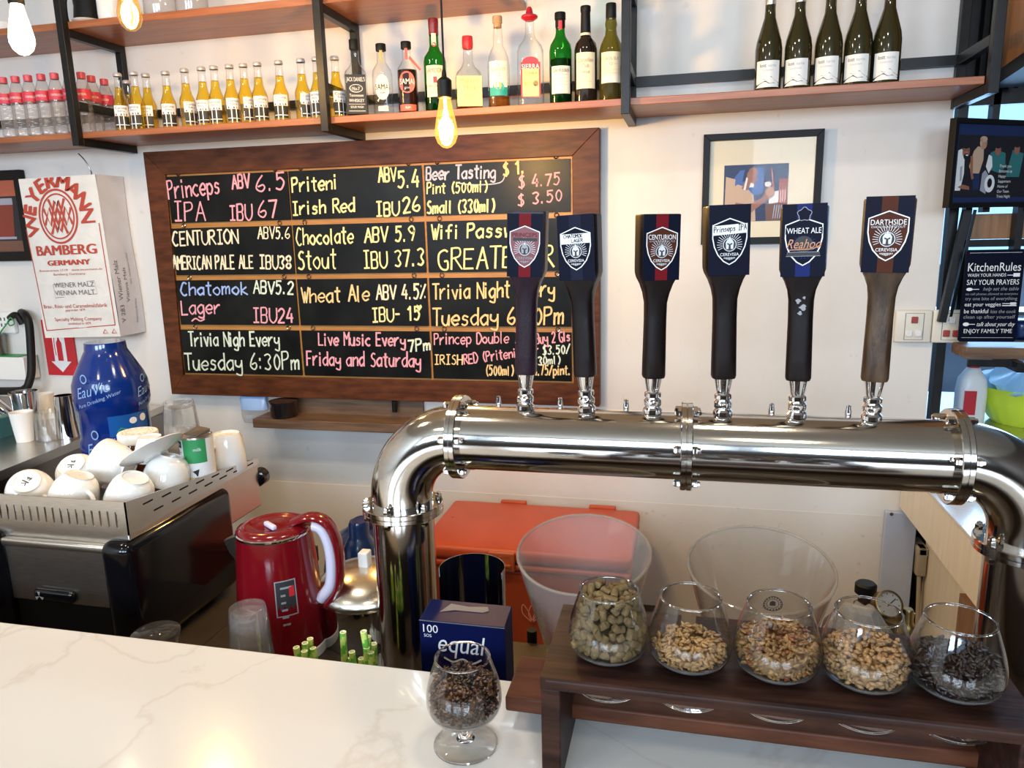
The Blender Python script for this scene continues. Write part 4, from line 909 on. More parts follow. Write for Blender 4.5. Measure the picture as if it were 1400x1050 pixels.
# fire extinguisher sign
p0 = onY(62, 512, 2.694); p1 = onY(107, 440, 2.694)
fs_ = thing('fire_sign', 'red fire extinguisher arrow sign half covered by the malt sack', 'sign', (-2.80, 2.692, 1.09))
z0 = onY(85, 513, 2.692).z; xa = onY(70, 513, 2.692).x; xb = onY(107, 510, 2.692).x; ww = xb-xa+.012; hh = .245
frf = FR((xa-.012+2.80, 0, z0-1.09))
mb = MB(); mb.rect(0, 0, ww, hh, frf, .0); mb.box(frf[0].x, 0.0002, frf[0].z, frf[0].x+ww, .006, frf[0].z+hh); mb.build('plate', M['bright_red'], fs_)
mb = MB(); cxx = ww/2; mb.flat([(cxx, .014), (cxx+.052, .062), (cxx+.032, .062), (cxx+.032, .20), (cxx-.032, .20), (cxx-.032, .062), (cxx-.052, .062)], frf, .001)
mb.mat(1).flat([(cxx-.014, .065), (cxx+.014, .065), (cxx+.014, .145), (cxx+.006, .158), (cxx-.006, .158), (cxx-.014, .145)], frf, .0016); mb.rect(cxx-.005, .155, cxx+.005, .172, frf, .0016)
mb.line(smoothpath([(cxx, .168), (cxx-.02, .170), (cxx-.024, .13), (cxx-.022, .09)], 4), .004, frf, .0016); mb.line([(cxx-.002, .17), (cxx+.014, .182)], .004, frf, .0016)
mb.build('arrow_symbol', [IW, M['bright_red']], fs_)
mb = MB(); mb.text('175', frf, ww*.45, .222, .020, .0012); mb.build('number', [M['ink_red']], fs_)
# switch plates
def switch(label, x0, n, reds):
    t = thing('switch_plate', label, 'switch', (x0, 2.70, 1.222), group='light switches on the back wall')
    mb = MB(); mb.rbox(0, -.022, 0, .110, -.0005, .108, .006); mb.build('plate', M['white_wall_plastic'], t)
    fr = FR((0, -.0222, 0)); mb = MB(); mb.line([(.028, .010), (.084, .010), (.084, .098), (.028, .098)], .0025, fr, .0003, closed=True); mb.build('grey_line', M['ink_grey'], t)
    for i, (cx_, cz) in enumerate(((.056, .076), (.042, .032), (.070, .032))):
        mb = MB(); mb.rbox(cx_-.010, -.027, cz-.011, cx_+.010, -.020, cz+.011, .002, 1); mb.build('rocker', M['rocker_red'] if i in reds else M['white'], t)
    return t
M['white_wall_plastic'] = mat('ivory_switch_plastic', (.74, .70, .60), .4); M['rocker_red'] = mat('red_rocker', (.34, .06, .05), .3)
x0 = onY(1224, 450, 2.68).x
switch('left ivory switch plate of the pair, with one red rocker on top', x0, 3, (0,))
switch('right ivory switch plate of the pair, with two red rockers below', x0+.112, 3, (1, 2))
# socket, white wall rack with black pipe at the left edge
p = onY(10, 440, 2.69)
t = thing('power_socket', 'white power socket with plug and cable at the left edge', 'socket', (p.x-.08, 2.70, p.z-.05))
mb = MB(); mb.rbox(0, -.02, 0, .125, -.0005, .095, .005); mb.build('plate', M['white'], t)
mb = MB(); fr = FR((0, -.0204, 0))
for xx in (.055, .075): mb.rect(xx, .03, xx+.006, .044, fr, .0004); mb.rect(xx, .056, xx+.006, .070, fr, .0004)
mb.build('slots', M['ink_black'], t)
mb = MB(); mb.tube(smoothpath([(.118, -.03, .07), (.165, -.04, .085), (.19, -.04, .045)], 5), .013, 8); mb.build('plug', M['matte_black'], t)
mb = MB(); mb.tube(smoothpath([(.13, -.055, .055), (.155, -.06, .075), (.17, -.06, .05), (.145, -.06, .04), (.13, -.055, .055)], 4), .003, 6); mb.tube(smoothpath([(.135, -.05, .06), (.06, -.04, .0), (.0, -.03, -.07), (-.02, -.03, -.13)], 5), .003, 6); mb.build('cable', M['green'], t)
rk = thing('wall_tray', 'white tray shelf held in a black pipe frame at the left edge', 'tray', (-2.85, 2.6, 1.05))
A = onY(31, 489, 2.62); B = onY(33, 520, 2.62)
mb = off(rk, MB()); mb.box(A.x-.42, 2.62, B.z, A.x, 2.695, A.z); mb.build('tray_body', M['white'], rk, bevel=.003)
mb = off(rk, MB()); a = onY(24, 428, 2.66); b = onY(40, 489, 2.62); c_ = onY(43, 520, 2.6); d_ = onY(30, 530, 2.58)
xP = onY(43, 500, 2.62).x
mb.tube(smoothpath([(a.x, 2.68, a.z), (xP-.02, 2.65, a.z-.01), (xP, 2.64, a.z-.06), (xP, 2.62, c_.z+.06), (xP, 2.60, c_.z), (xP-.02, 2.59, c_.z-.035), (xP-.08, 2.58, c_.z-.045), (xP-.42, 2.58, c_.z-.05)], 5), .017, 10)
mb.build('pipe_frame', M['matte_black'], rk)
t = thing('dark_cup', 'dark cup on a green cloth on the white wall tray', 'cup', (onY(1, 488, 2.65).x-.01, 2.657, A.z+.0045))
mb = MB(); mb.lathe([(.028, 0), (.033, .09), (.030, .09), (.001, .01)], 20, capb=True); mb.build('cup_body', M['steel_dark'], t)
mb = MB(); mb.rbox(A.x-.30, 2.625, A.z+.0003, A.x-.03, 2.69, A.z+.004, .0015, 1); tag(mb.build('green_cloth', M['green']), 'green cloth lying on the white wall tray', 'cloth')

# ------------------------------------------------------------------ bar counter and work bench
CZ = 1.03
M['marble'] = None
def marble():
    m = bpy.data.materials.new('white_marble'); m.use_nodes = True; nt = m.node_tree; b = nt.nodes['Principled BSDF']; b.inputs['Roughness'].default_value = 0.16; b.inputs['Coat Weight'].default_value = 0.3
    tc = nt.nodes.new('ShaderNodeTexCoord'); n = nt.nodes.new('ShaderNodeTexNoise'); n.inputs['Scale'].default_value = 2.1; n.inputs['Detail'].default_value = 7; n.inputs['Distortion'].default_value = 1.3
    s_ = nt.nodes.new('ShaderNodeMath'); s_.operation = 'SUBTRACT'; s_.inputs[1].default_value = 0.5; a = nt.nodes.new('ShaderNodeMath'); a.operation = 'ABSOLUTE'
    r = nt.nodes.new('ShaderNodeValToRGB'); r.color_ramp.elements[0].position = 0.0; r.color_ramp.elements[1].position = 0.014
    r.color_ramp.elements[0].color = (0.55, 0.52, 0.48, 1); r.color_ramp.elements[1].color = (0.61, 0.595, 0.565, 1)
    nt.links.new(tc.outputs['Object'], n.inputs[0]); nt.links.new(n.outputs[0], s_.inputs[0]); nt.links.new(s_.outputs[0], a.inputs[0]); nt.links.new(a.outputs[0], r.inputs[0]); nt.links.new(r.outputs[0], b.inputs['Base Color'])
    return m
M['marble'] = marble()
t = thing('bar_counter', 'white marble-topped bar counter in the foreground', 'counter', (-.3, .55, 0))
mb = off(t, MB()); mb.box(-1.9, .12, .985, 1.35, .867, CZ); mb.build('counter_top', M['marble'], t, bevel=.003)
mb = off(t, MB()); mb.box(-1.9, .30, .0, 1.35, .84, .985); mb.build('counter_base', M['dark_brown'], t)
BZ = .84
t = thing('work_bench', 'dark steel work bench behind the bar counter', 'bench', (-.3, 1.1, 0))
M['bench'] = mat('dark_bench_top', (.045, .032, .022), .35)
mb = off(t, MB()); mb.box(-.40, .872, .80, .62, 1.27, BZ); mb.build('bench_top', M['bench'], t)
mb = off(t, MB()); mb.box(-.90, .872, .80, -.401, 1.36, BZ); mb.build('bench_top', M['bench'], t)
mb = off(t, MB()); mb.box(-1.80, .872, .80, -.901, 1.62, BZ); mb.build('bench_top', M['bench'], t)
for x, y in ((-1.77, .90), (-1.77, 1.58), (-.93, 1.58), (.59, .90), (.59, 1.23), (-.93, .90)):
    mb = off(t, MB()); mb.box(x-.02, y-.02, 0, x+.02, y+.02, .80); mb.build('leg', M['black_iron'], t)

# ------------------------------------------------------------------ beer tower
TY, TZ, PR, FRR = 1.15, 1.283, .0535, .0700
XL, XM, XR = -.360, .009, .385; BR = .110; RZ = 1.152
tw = thing('beer_tower', 'polished steel pipe beer tower on two legs across the back of the bar', 'beer tower', (XM, TY, BZ))
mb = off(tw, MB()); mb.lathe([], 3) if False else None
def pipe(a, b, r, nm, par=tw):
    mb = off(tw, MB()); n = 24; pts = [Vector(a)*(1-i/n)+Vector(b)*(i/n) for i in range(n+1)]; mb.tube(pts, r, 64); return mb.build(nm, M['steel'], par, angle=50)
pipe((XL+.001, TY, TZ), (XM-.001, TY, TZ), PR, 'crossbar_pipe'); pipe((XM+.001, TY, TZ), (XR-.001, TY, TZ), PR, 'crossbar_pipe')
def elbow(s, x):
    pts = [Vector((x, TY, TZ))]+[Vector((x+s*BR*math.sin(a), TY, TZ-BR+BR*math.cos(a))) for a in [PI/2*k/28 for k in range(29)]]+[Vector((x+s*BR, TY, RZ))]
    mb = off(tw, MB()); mb.tube(pts, PR, 64); mb.build('elbow', M['steel'], tw, angle=50)
elbow(-1, XL); elbow(1, XR)
pipe((XL-BR, TY, BZ+.004), (XL-BR, TY, RZ-.001), PR, 'leg'); pipe((XR+BR, TY, BZ+.004), (XR+BR, TY, RZ-.001), PR, 'leg')
def flange(c, ax, ph):
    Mx = Matrix.Translation(Vector(c)-Vector(tw.location)) @ (Matrix.Rotation(PI/2, 4, 'Y') if ax == 'X' else Matrix.Identity(4))
    mb = MB(); mb.M = Mx
    R = FRR
    mb.lathe([(PR-.001, -.009), (R-.0015, -.009), (R, -.0075), (R, -.0012), (R-.0012, -.0005), (R-.0012, .0005), (R, .0012), (R, .0075), (R-.0015, .009), (PR-.001, .009)], 64)
    f_ = mb.build('flange', M['steel'], tw, angle=30)
    for k in range(6):
        a = ph+k*PI/3; px_, py_ = .0625*math.cos(a), .0625*math.sin(a)
        b = MB(); b.M = Mx @ Matrix.Translation((px_, py_, 0)) @ Matrix.Diagonal((1.25, 1.25, 1.2, 1))
        b.lathe([(.0048, .0075), (.0050, .0078), (.0050, .0135), (.0032, .0145), (.0032, .017), (.0005, .018)], 6)
        b.lathe([(.0005, -.0165), (.0036, -.016), (.0050, -.014), (.0050, -.0075)], 6)
        b.build('bolt', M['chrome'], f_)
for c, ax, ph in (((XL, TY, TZ), 'X', .35), ((XM, TY, TZ), 'X', .35), ((XR, TY, TZ), 'X', .35), ((XL-BR, TY, RZ), 'Z', .45), ((XR+BR, TY, RZ), 'Z', .45)): flange(c, ax, ph)
for x in (-.255, .41-.01+.10): pass
for k, px_ in enumerate((682, 766, 856, 1055, 1160)):
    p = onY(px_, 560, TY+.025); mb = off(tw, MB()); zz = TZ+math.sqrt(PR**2-.025**2)
    mb.lathe([(.0045, -.004), (.0045, .010), (.0035, .014), (.0035, .018), (.001, .019)], 12, c=(p.x, TY+.025, zz)); mb.build('peg', M['chrome'], tw)
for x in (XL-BR, XR+BR):
    mb = off(tw, MB()); mb.lathe([(PR, .004), (.075, .004), (.076, .0)], 48, c=(x, TY, BZ+.0005)); mb.lathe([(PR, .010), (.072, .010), (.075, .004)], 48, c=(x, TY, BZ)); mb.build('foot_flange', M['steel'], tw)

# ------------------------------------------------------------------ tap handles
M['grip_dark'] = mat('dark_stained_grip', (.007, .003, .0025), .34, noise=.3, nscale=18, stretch=(6, 6, 1), spec=.3, bump=.03, bscale=90)
M['grip_plum'] = mat('plum_stained_grip', (.016, .005, .011), .36, noise=.3, nscale=18, stretch=(6, 6, 1), spec=.3, bump=.12, bscale=120)
M['grip_brown'] = wood('worn_brown_grip', (.030, .014, .006), (.085, .045, .020), .38, 14, (5, 5, 1), coat=.05, bump=.15)
def rsec(z, hx, hy, n=28, pw=4.5):
    q = []
    for k in range(n):
        a = 2*PI*k/n+PI/n; c, s_ = math.cos(a), math.sin(a); d = (abs(c)**pw+abs(s_)**pw)**(-1/pw); q.append((hx*d*c, hy*d*s_, z))
    return q
SHIELD = [(0, .079), (.0235, .070), (.0235, .052), (.021, .040), (.016, .029), (.008, .020), (0, .0155), (-.008, .020), (-.016, .029), (-.021, .040), (-.0235, .052), (-.0235, .070)]
def badge(t, z0, yb, stripe, fill, style, sc):
    """printed plate on the front of the paddle"""
    fr = (Vector((0, yb-.0014, z0)), Vector((sc, 0, 0)), Vector((0, 0, sc)))
    mb = MB(); mb.smooth = False; hw = .0285*sc; hh = .098*sc
    mb.hexa([(-hw, yb-.0014, z0), (hw, yb-.0014, z0), (hw, yb+.001, z0), (-hw, yb+.001, z0), (-hw, yb-.0014, z0+hh), (hw, yb-.0014, z0+hh), (hw, yb+.001, z0+hh), (-hw, yb+.001, z0+hh)])
    pl = mb.build('badge', M['navy2'], t)
    fr = (Vector((0, yb-.0014, z0)), Vector((1, 0, 0))*1.0, Vector((0, 0, 1)))
    S_ = lambda L: [(a*sc, b*sc) for a, b in L]
    mb = MB(); mats = [stripe, IW, fill, M['navy2'], M['silver_ink'], IK, M['copper_ink'], M['label_white'], M['dim_ink'], RD]
    n = Vector((0, 0, 0))
    def flat(l, k, m): mb.mat(m).flat(S_(l), fr, .0002*k)
    flat([(-.0095, 0), (.0095, 0), (.0095, .098), (-.0095, .098)], 1, 0)
    mb.mat(2).flat(S_(SHIELD), fr, .0004); mb.mat(1).line(S_(SHIELD), .0016*sc, fr, .0008, closed=True)
    if style != 'wheat':
        cx, cy = 0, .043
        for k in range(30):
            a = PI*2*k/30
            if math.sin(a) < -.55: continue
            r0, r1 = .0105, .0185 if abs(math.cos(a)) < .9 else .0175
            mb.mat(4).line(S_([(cx+r0*math.cos(a), cy+r0*math.sin(a)), (cx+r1*math.cos(a), cy+r1*math.sin(a))]), .0007*sc, fr, .0008)
        mb.mat(5).ell(cx, cy*sc, .0095*sc, .0095*sc, fr, .0010, 24); mb.mat(4).line(S_([(cx+.009*math.cos(2*PI*k/24), cy+.009*math.sin(2*PI*k/24)) for k in range(24)]), .0010*sc, fr, .0012, closed=True)
        # crested helmet in the ring
        flat([(-.0048, .037), (-.0016, .037), (-.0012, .044), (.0012, .044), (.0016, .037), (.0048, .037), (.0056, .046), (.003, .0505), (-.003, .0505), (-.0056, .046)], 7, 4 if style != 'rose' else 8)
        flat([(-.0035, .0435), (-.0008, .0425), (-.0008, .0445), (-.0035, .0455)], 8, 5); flat([(.0035, .0435), (.0008, .0425), (.0008, .0445), (.0035, .0455)], 8, 5)
        flat([(-.0014, .0505), (.0014, .0505), (.0010, .0535), (-.0010, .0535)], 7, 4)
        mb.mat(1 if style != 'rose' else 8).text('CEREVISIA', fr, 0, .0275*sc, .0042*sc, .0012, w=.026*sc, al='c')
        for k in range(-4, 5): flat([(k*.0019-.0005, .0215+abs(k)*.0006), (k*.0019+.0005, .0215+abs(k)*.0006), (k*.0017+.0005, .0255), (k*.0017-.0005, .0255)], 6, 4 if style != 'rose' else 8)
    if style == 'rose':
        mb.mat(0).text('PRINCEPS', fr, 0, .0625*sc, .0062*sc, .0010, w=.040*sc, al='c'); flat([(-.019, .0565), (.0195, .0560), (.0195, .0605), (-.0185, .0612)], 7, 5)
    if style == 'sticker':
        flat([(-.0232, .0545), (.0232, .0555), (.0232, .0700), (-.0232, .0695)], 7, 7)
        f2 = fr; mb.mat(3).hand('CHATOMOK', fr, -.018*sc, .0635*sc, .012*sc, .0640*sc, .0050*sc, .0009*sc, .0018, 0); mb.hand('LAGER', fr, -.006*sc, .0570*sc, .012*sc, .0575*sc, .0045*sc, .0009*sc, .0018, 0)
    if style == 'sticker2':
        flat([(-.0240, .0560), (.0240, .0590), (.0240, .0720), (-.0240, .0690)], 7, 7)
        mb.mat(3).hand('Prinseps IPA', fr, -.022*sc, .0600*sc, .0225*sc, .0635*sc, .0075*sc, .0009*sc, .0018, .1)
    if style == 'cent':
        mb.mat(1).text('CENTURION', fr, 0, .0610*sc, .0072*sc, .0012, w=.042*sc, al='c'); mb.mat(8).text('AMERICAN PALE ALE', fr, 0, .0570*sc, .0028*sc, .0012, w=.040*sc, al='c')
    if style == 'darth':
        mb.mat(1).text('DARTHSIDE', fr, 0, .0615*sc, .0068*sc, .0012, w=.042*sc, al='c'); mb.mat(4).text('CHOCOLATE STOUT', fr, 0, .0575*sc, .0028*sc, .0012, w=.040*sc, al='c')
    if style == 'wheat':
        for k in range(26):
            a = PI*2*k/26; mb.mat(0).line(S_([(.008*math.cos(a), .040+.008*math.sin(a)), (.019*math.cos(a), .040+.016*math.sin(a))]), .0011*sc, fr, .0007)
        mb.mat(5).ell(0, .044*sc, .012*sc, .011*sc, fr, .0009)
        flat([(-.0235, .0575), (.0235, .0575), (.0235, .0660), (-.0235, .0660)], 5, 3)
        mb.mat(1).text('WHEAT ALE', fr, 0, .0585*sc, .0075*sc, .0012, w=.044*sc, al='c')
        mb.mat(6).text('Reahoo', fr, 0, .0385*sc, .0125*sc, .0014, w=.043*sc, al='c', shear=.3); mb.line(S_([(-.018, .0365), (.012, .0375), (.022, .0425)]), .0013*sc, fr, .0014)
        flat([(-.022, .028), (.022, .028), (.020, .0335), (-.020, .0335)], 5, 5); mb.mat(8).line(S_([(-.022, .028), (.022, .028), (.020, .0335), (-.020, .0335)]), .0006, fr, .0013, closed=True)
        rr = [(.0085+.0012*math.sin(5*a), a) for a in [2*PI*k/22 for k in range(22)]]
        mb.mat(3).flat(S_([(r*math.cos(a), .084+r*math.sin(a)) for r, a in rr]), fr, .0010); mb.mat(8).line(S_([(r*math.cos(a), .084+r*math.sin(a)) for r, a in rr]), .0008*sc, fr, .0013, closed=True)
    mb.build('badge_print', mats, pl)
def tap(label, px, py, H_, rz, lean, gm, stripe, fill, style, wd=1.0, chip=False):
    p = onY(px, py, TY); zb = TZ+PR-.0015
    t = thing('tap_handle', label, 'tap handle', (p.x, TY, zb), (0, lean, rz), 'six beer tap handles on the tower')
    mb = MB(); mb.lathe([(.015, 0), (.0145, .006), (.011, .010), (.0125, .011), (.0135, .013), (.0135, .020), (.0115, .022), (.0100, .024), (.0128, .026), (.0128, .032), (.0095, .034), (.0105, .038), (.0115, .044), (.0145, .062)], 24, capt=True); mb.build('ferrule', M['chrome'], t, angle=35)
    k = H_/.313; w_ = wd
    Z = [(.058, .0165, .0150), (.062, .0178, .0160), (.090, .0175, .0158), (.150, .0168, .0152), (.178, .0172, .0156), (.194, .0190, .0170), (.207, .0235, .0190), (.217, .0285, .0212), (.224, .0305, .0220), (.232, .0308, .0222), (.3105, .0312, .0226), (.313, .0305, .0220)]
    mb = MB(); mb.loft([rsec(z*k, hx*w_, hy, pw=(3.0 if z < .19 else 8)) for z, hx, hy in Z])
    if chip: pass
    mb.build('grip', gm, t, angle=45)
    if chip:
        mb = MB(); fr = FR((0, -.0162, 0)); 
        for cx, cz, r in ((-.004, .175, .0035), (.003, .166, .0045), (-.001, .158, .003), (.004, .180, .002)): mb.flat([(cx+r*(1+.4*math.sin(3*a+cz*900))*math.cos(a), cz+r*(1+.3*math.cos(4*a))*math.sin(a)) for a in [2*PI*i/10 for i in range(10)]], fr, 0)
        tag(mb.build('chipped_paint', M['dim_ink'], t), 'pale chipped paint spots')
    badge(t, .214*k, -.0226, stripe, fill, style, 1.0*w_)
    return t
tap('plum tap handle with rose red shield badge, first from the left', 718, 554, .313, .02, .035, M['grip_plum'], M['red_stripe'], M['rose'], 'rose', .97)
tap('dark tap handle with handwritten lager sticker on a blue shield, second from the left', 802, 557, .305, -.16, -.035, M['grip_dark'], M['grey_blue'], M['navy2'], 'sticker', .99)
tap('dark tap handle with red striped badge and white lettering turned to the left', 892, 562, .303, .33, .012, M['grip_dark'], M['red_stripe'], M['brown_stripe'], 'cent', .97)
tap('dark tap handle with handwritten sticker, standing before the brewer photo left corner', 988, 565, .312, .16, -.015, M['grip_dark'], M['navy2'], M['navy2'], 'sticker2', 1.02)
tap('dark tap handle with chipped paint and blue and copper badge', 1089, 568, .308, -.13, -.015, M['grip_dark'], M['blue_stripe'], M['navy2'], 'wheat', 1.03, True)
tap('worn brown tap handle with brown striped badge, rightmost of the six', 1191, 571, .315, -.20, .008, M['grip_brown'], M['brown_stripe'], M['brown_stripe'], 'darth', 1.05)

# ------------------------------------------------------------------ tasting rack and snifters
M['solid_glass'] = mat('solid_clear_glass', (1, 1, 1), 0.0)
M['base_glass'] = thin_glass('thick_glass_base', (0.93, 0.93, 0.92), (0.75, 0.75, 0.75), ior=1.8, haze=.16, hazecol=(.92, .91, .88))  # pale haze paints in the bright light a thick glass base gathers
M['foot_glass'] = thin_glass('glass_foot', (0.97, 0.97, 0.965), (0.7, 0.7, 0.7))
M['solid_glass'].node_tree.nodes['Principled BSDF'].inputs['Transmission Weight'].default_value = 1.0
RY0, RY1, RZT, RTH = .688, .845, 1.160, .0145; GY = .745
rx0 = onY(739, 965, RY0).x; rx1 = onZ(1378, 948, RZT).x + .012
gx_ = [onY(px_, 905, GY).x for px_ in (832, 942, 1061, 1182, 1307)]
rc = thing('tasting_rack', 'dark wooden tasting rack holding five malt-filled glasses on the counter', 'rack', ((rx0+rx1)/2, .76, CZ))
mb = off(rc, MB()); mb.box(rx0, RY0, RZT-RTH, rx1, GY-.009, RZT)
xs = [rx0]+[v for g in gx_ for v in (g-.0085, g+.0085)]+[rx1]
for i in range(0, len(xs), 2): mb.box(xs[i], GY-.009, RZT-RTH, xs[i+1], RY1, RZT)
mb.build('top_plank', M['rack_wood'], rc)
mb = off(rc, MB()); mb.tube([(rx0+.006, RY0+.006, RZT-.007), (rx1-.006, RY0+.006, RZT-.007)], .0072, 10); mb.build('edge_bead', M['rack_wood'], rc)
lw_ = .021
for x in (rx0, rx1-lw_):
    mb = off(rc, MB()); mb.box(x, RY0+.001, CZ+.0005, x+lw_, RY1-.004, RZT-RTH); mb.build('side_panel', M['rack_wood'], rc, bevel=.002)
mb = off(rc, MB()); mb.box(-.199, .772, 1.052, rx1+.06, .862, 1.072); tag(mb.build('stretcher', M['red_wood'], rc, bevel=.003), 'reddish lower board sticking out on the left')

PROF = [(.0090, .0345), (.0210, .0356), (.0325, .0395), (.0400, .0460), (.0432, .0550), (.0438, .0640), (.0427, .0745), (.0398, .0865), (.0355, .1000), (.0322, .1100), (.0317, .1125)]
def rad(z):
    for (r0, z0), (r1, z1) in zip(PROF, PROF[1:]):
        if z0 <= z <= z1: return r0+(r1-r0)*(z-z0)/(z1-z0)
    return 0
def snifter(label, x, y, z, tilt=(0, 0)):
    t = thing('snifter_glass', label, 'glass', (x, y, z), (tilt[0], tilt[1], 0), 'stemmed snifter glasses')
    mb = MB(); pts = []
    P = smoothpath([(r, z_) for r, z_ in PROF], 3)
    mb.lathe(P, 48); mb.lathe([(r-.0014, z_+.001) for r, z_ in P][::-1], 48); mb.build('bowl', M['glass'], t, angle=80)
    mb = MB(); mb.lathe([(.001, .0349), (.0090, .0350), (.0207, .0362), (.0318, .0400), (.0385, .0456), (.0400, .0480), (.0360, .0455), (.0290, .0425), (.018, .0408), (.001, .0403)], 48); mb.build('bowl_base', M['base_glass'], t, angle=80)
    mb = MB(); mb.tube([(.0312*math.cos(a), .0312*math.sin(a), .1125) for a in [2*PI*k/48 for k in range(49)]], .0011, 8, caps=False); mb.build('rim', M['solid_glass'], t)
    mb = MB(); mb.lathe([(.001, .0), (.036, .0), (.0372, .0010), (.0365, .0024), (.018, .0052), (.0110, .0082)], 40); mb.build('foot', M['foot_glass'], t, angle=80)
    mb = MB(); mb.tube([(.0368*math.cos(a), .0368*math.sin(a), .0013) for a in [2*PI*k/48 for k in range(49)]], .0011, 8, caps=False); mb.build('foot_rim', M['solid_glass'], t)
    mb = MB(); mb.lathe([(.0005, .0082), (.0110, .0082), (.0100, .0095), (.0062, .0135), (.0058, .018), (.0085, .0215), (.0100, .0245), (.0080, .0275), (.0062, .030), (.0080, .033), (.0125, .0352), (.001, .0375)], 40); mb.build('stem', M['solid_glass'], t)
    return t
def grain(mb, c, L, R, rng, flatten=.7):
    ax = Vector((rng.gauss(0, 1), rng.gauss(0, 1), rng.gauss(0, .6))).normalized()
    q = ax.to_track_quat('Z', 'Y').to_matrix().to_4x4(); mb.M = Matrix.Translation(c) @ q
    pr = [(0.0001, -L/2), (R*.6, -L*.38), (R, -L*.08), (R*.92, L*.15), (R*.5, L*.38), (0.0001, L/2)]
    mb.lathe(pr, 6)
def fill(label, x, y, z, level, mats, n, seed, mound=.006, L=.0078, R=.0017, mixp=None):
    rng = random.Random(seed); mb = MB(); k = 0; tries = 0
    while k < n and tries < 60000:
        tries += 1
        zz = rng.uniform(.044, level+mound); a = rng.uniform(0, 2*PI); rm = rad(min(zz, .11))-.0042-max(0, .050-zz)*1.2
        if rm < .004: continue
        r = rm*math.sqrt(rng.random()); top = level+mound*(1-(r/.04)**2)+.002*math.sin(3*a+seed)
        if zz > top or (r < rm-.007 and zz < top-.009): continue
        mb.mat(0 if not mixp else (1 if (rng.random() < mixp or (zz > top-.006 and r < .016 and rng.random() < mixp*4)) else 0))
        grain(mb, Vector((r*math.cos(a), r*math.sin(a), zz)), L*rng.uniform(.8, 1.15), R*rng.uniform(.85, 1.2), rng); k += 1
    # the packed core nobody sees singly
    mb.M = None; mb.mat(0); pr = [(max(.001, rad(zz)-.011), zz) for zz in [.0450+(level-.008-.0450)*i/8 for i in range(9)]]; mb.lathe(pr, 20, capb=True, capt=True)
    o = mb.build('malt_grains', mats, None, loc=(x, y, z)); return tag(o, label, 'malt', kind='stuff')
ZG = RZT-.0362
names = ['full of green-brown hop pellets, leftmost on the rack', 'one third full of pale malt, second on the rack', 'half full of mixed golden and caramel malt, middle of the rack', 'half full of wheat-coloured malt, fourth on the rack', 'half full of dark roasted malt, rightmost on the rack']
for g, nm in zip(gx_, names): snifter('snifter glass '+nm, g, GY, ZG)
fill('pale malt grains in the second glass of the rack', gx_[1], GY, ZG, .060, [M['malt_pale']], 520, 3, mound=.004)
fill('mixed golden and caramel malt grains in the middle glass of the rack', gx_[2], GY, ZG, .077, [M['malt_gold'], M['malt_red']], 800, 4, mixp=.10)
fill('wheat-coloured malt grains in the fourth glass of the rack', gx_[3], GY, ZG, .074, [M['malt_wheat']], 820, 5, mound=.003, L=.0068, R=.0021)
fill('dark roasted malt grains in the rightmost glass of the rack', gx_[4], GY, ZG, .074, [M['malt_dark']], 780, 6, mound=.006)
sx, sy = onZ(637, 1017, CZ).x, onZ(637, 1017, CZ).y
snifter('snifter glass of brown malt standing alone on the white counter', sx, sy, CZ+.0004)
fill('brown malt grains in the glass standing alone on the counter', sx, sy, CZ+.0004, .082, [M['malt_brown'], M['malt_dark']], 1000, 8, mixp=.35, mound=.006)
# round stamp on the middle glass
mb = MB(); R_ = .0350
for (r0, wq) in ((.0105, .0009), (.0068, .0007)):
    P = [(r0*math.cos(2*PI*k/24), .094+r0*math.sin(2*PI*k/24)) for k in range(24)]
    for k in range(24):
        a, b = P[k], P[(k+1) % 24]; na = ((a[0])*(1-wq/r0), .094+(a[1]-.094)*(1-wq/r0)); nb = (b[0]*(1-wq/r0), .094+(b[1]-.094)*(1-wq/r0))
        V_ = []
        for u, zz in (a, b, nb, na):
            r = rad(min(zz,   .1124))-.0020; th = PI/2+.05-u/.036; V_.append((r*math.cos(th), r*math.sin(th), zz))
        mb.add(V_, [(0, 1, 2, 3)])
for k in range(18):
    a = 2*PI*k/18; V_ = []
    for du, dz in ((-.0007, -.001), (.0007, -.001), (.0007, .001), (-.0007, .001)):
        u, zz = .0087*math.cos(a)+du, .094+.0087*math.sin(a)+dz; r = rad(min(zz,   .1124))-.0020; th = PI/2+.05-u/.036; V_.append((r*math.cos(th), r*math.sin(th), zz))
    mb.add(V_, [(0, 1, 2, 3)])
V_ = []
for du, dz in ((-.003, -.003), (.003, -.003), (.0032, .002), (.001, .0035), (-.001, .0035), (-.0032, .002)):
    zz = .094+dz; r = rad(zz)-.0020; th = PI/2+.05-du/.036; V_.append((r*math.cos(th), r*math.sin(th), zz))
mb.add(V_, [tuple(range(6))])
mid = [o for o in bpy.data.objects if o.name.startswith('snifter_glass') and 'middle of the rack' in o.get('label', '')][0]
tag(mb.build('round_stamp', M['ink_black'], mid), 'round black stamp inside the glass')
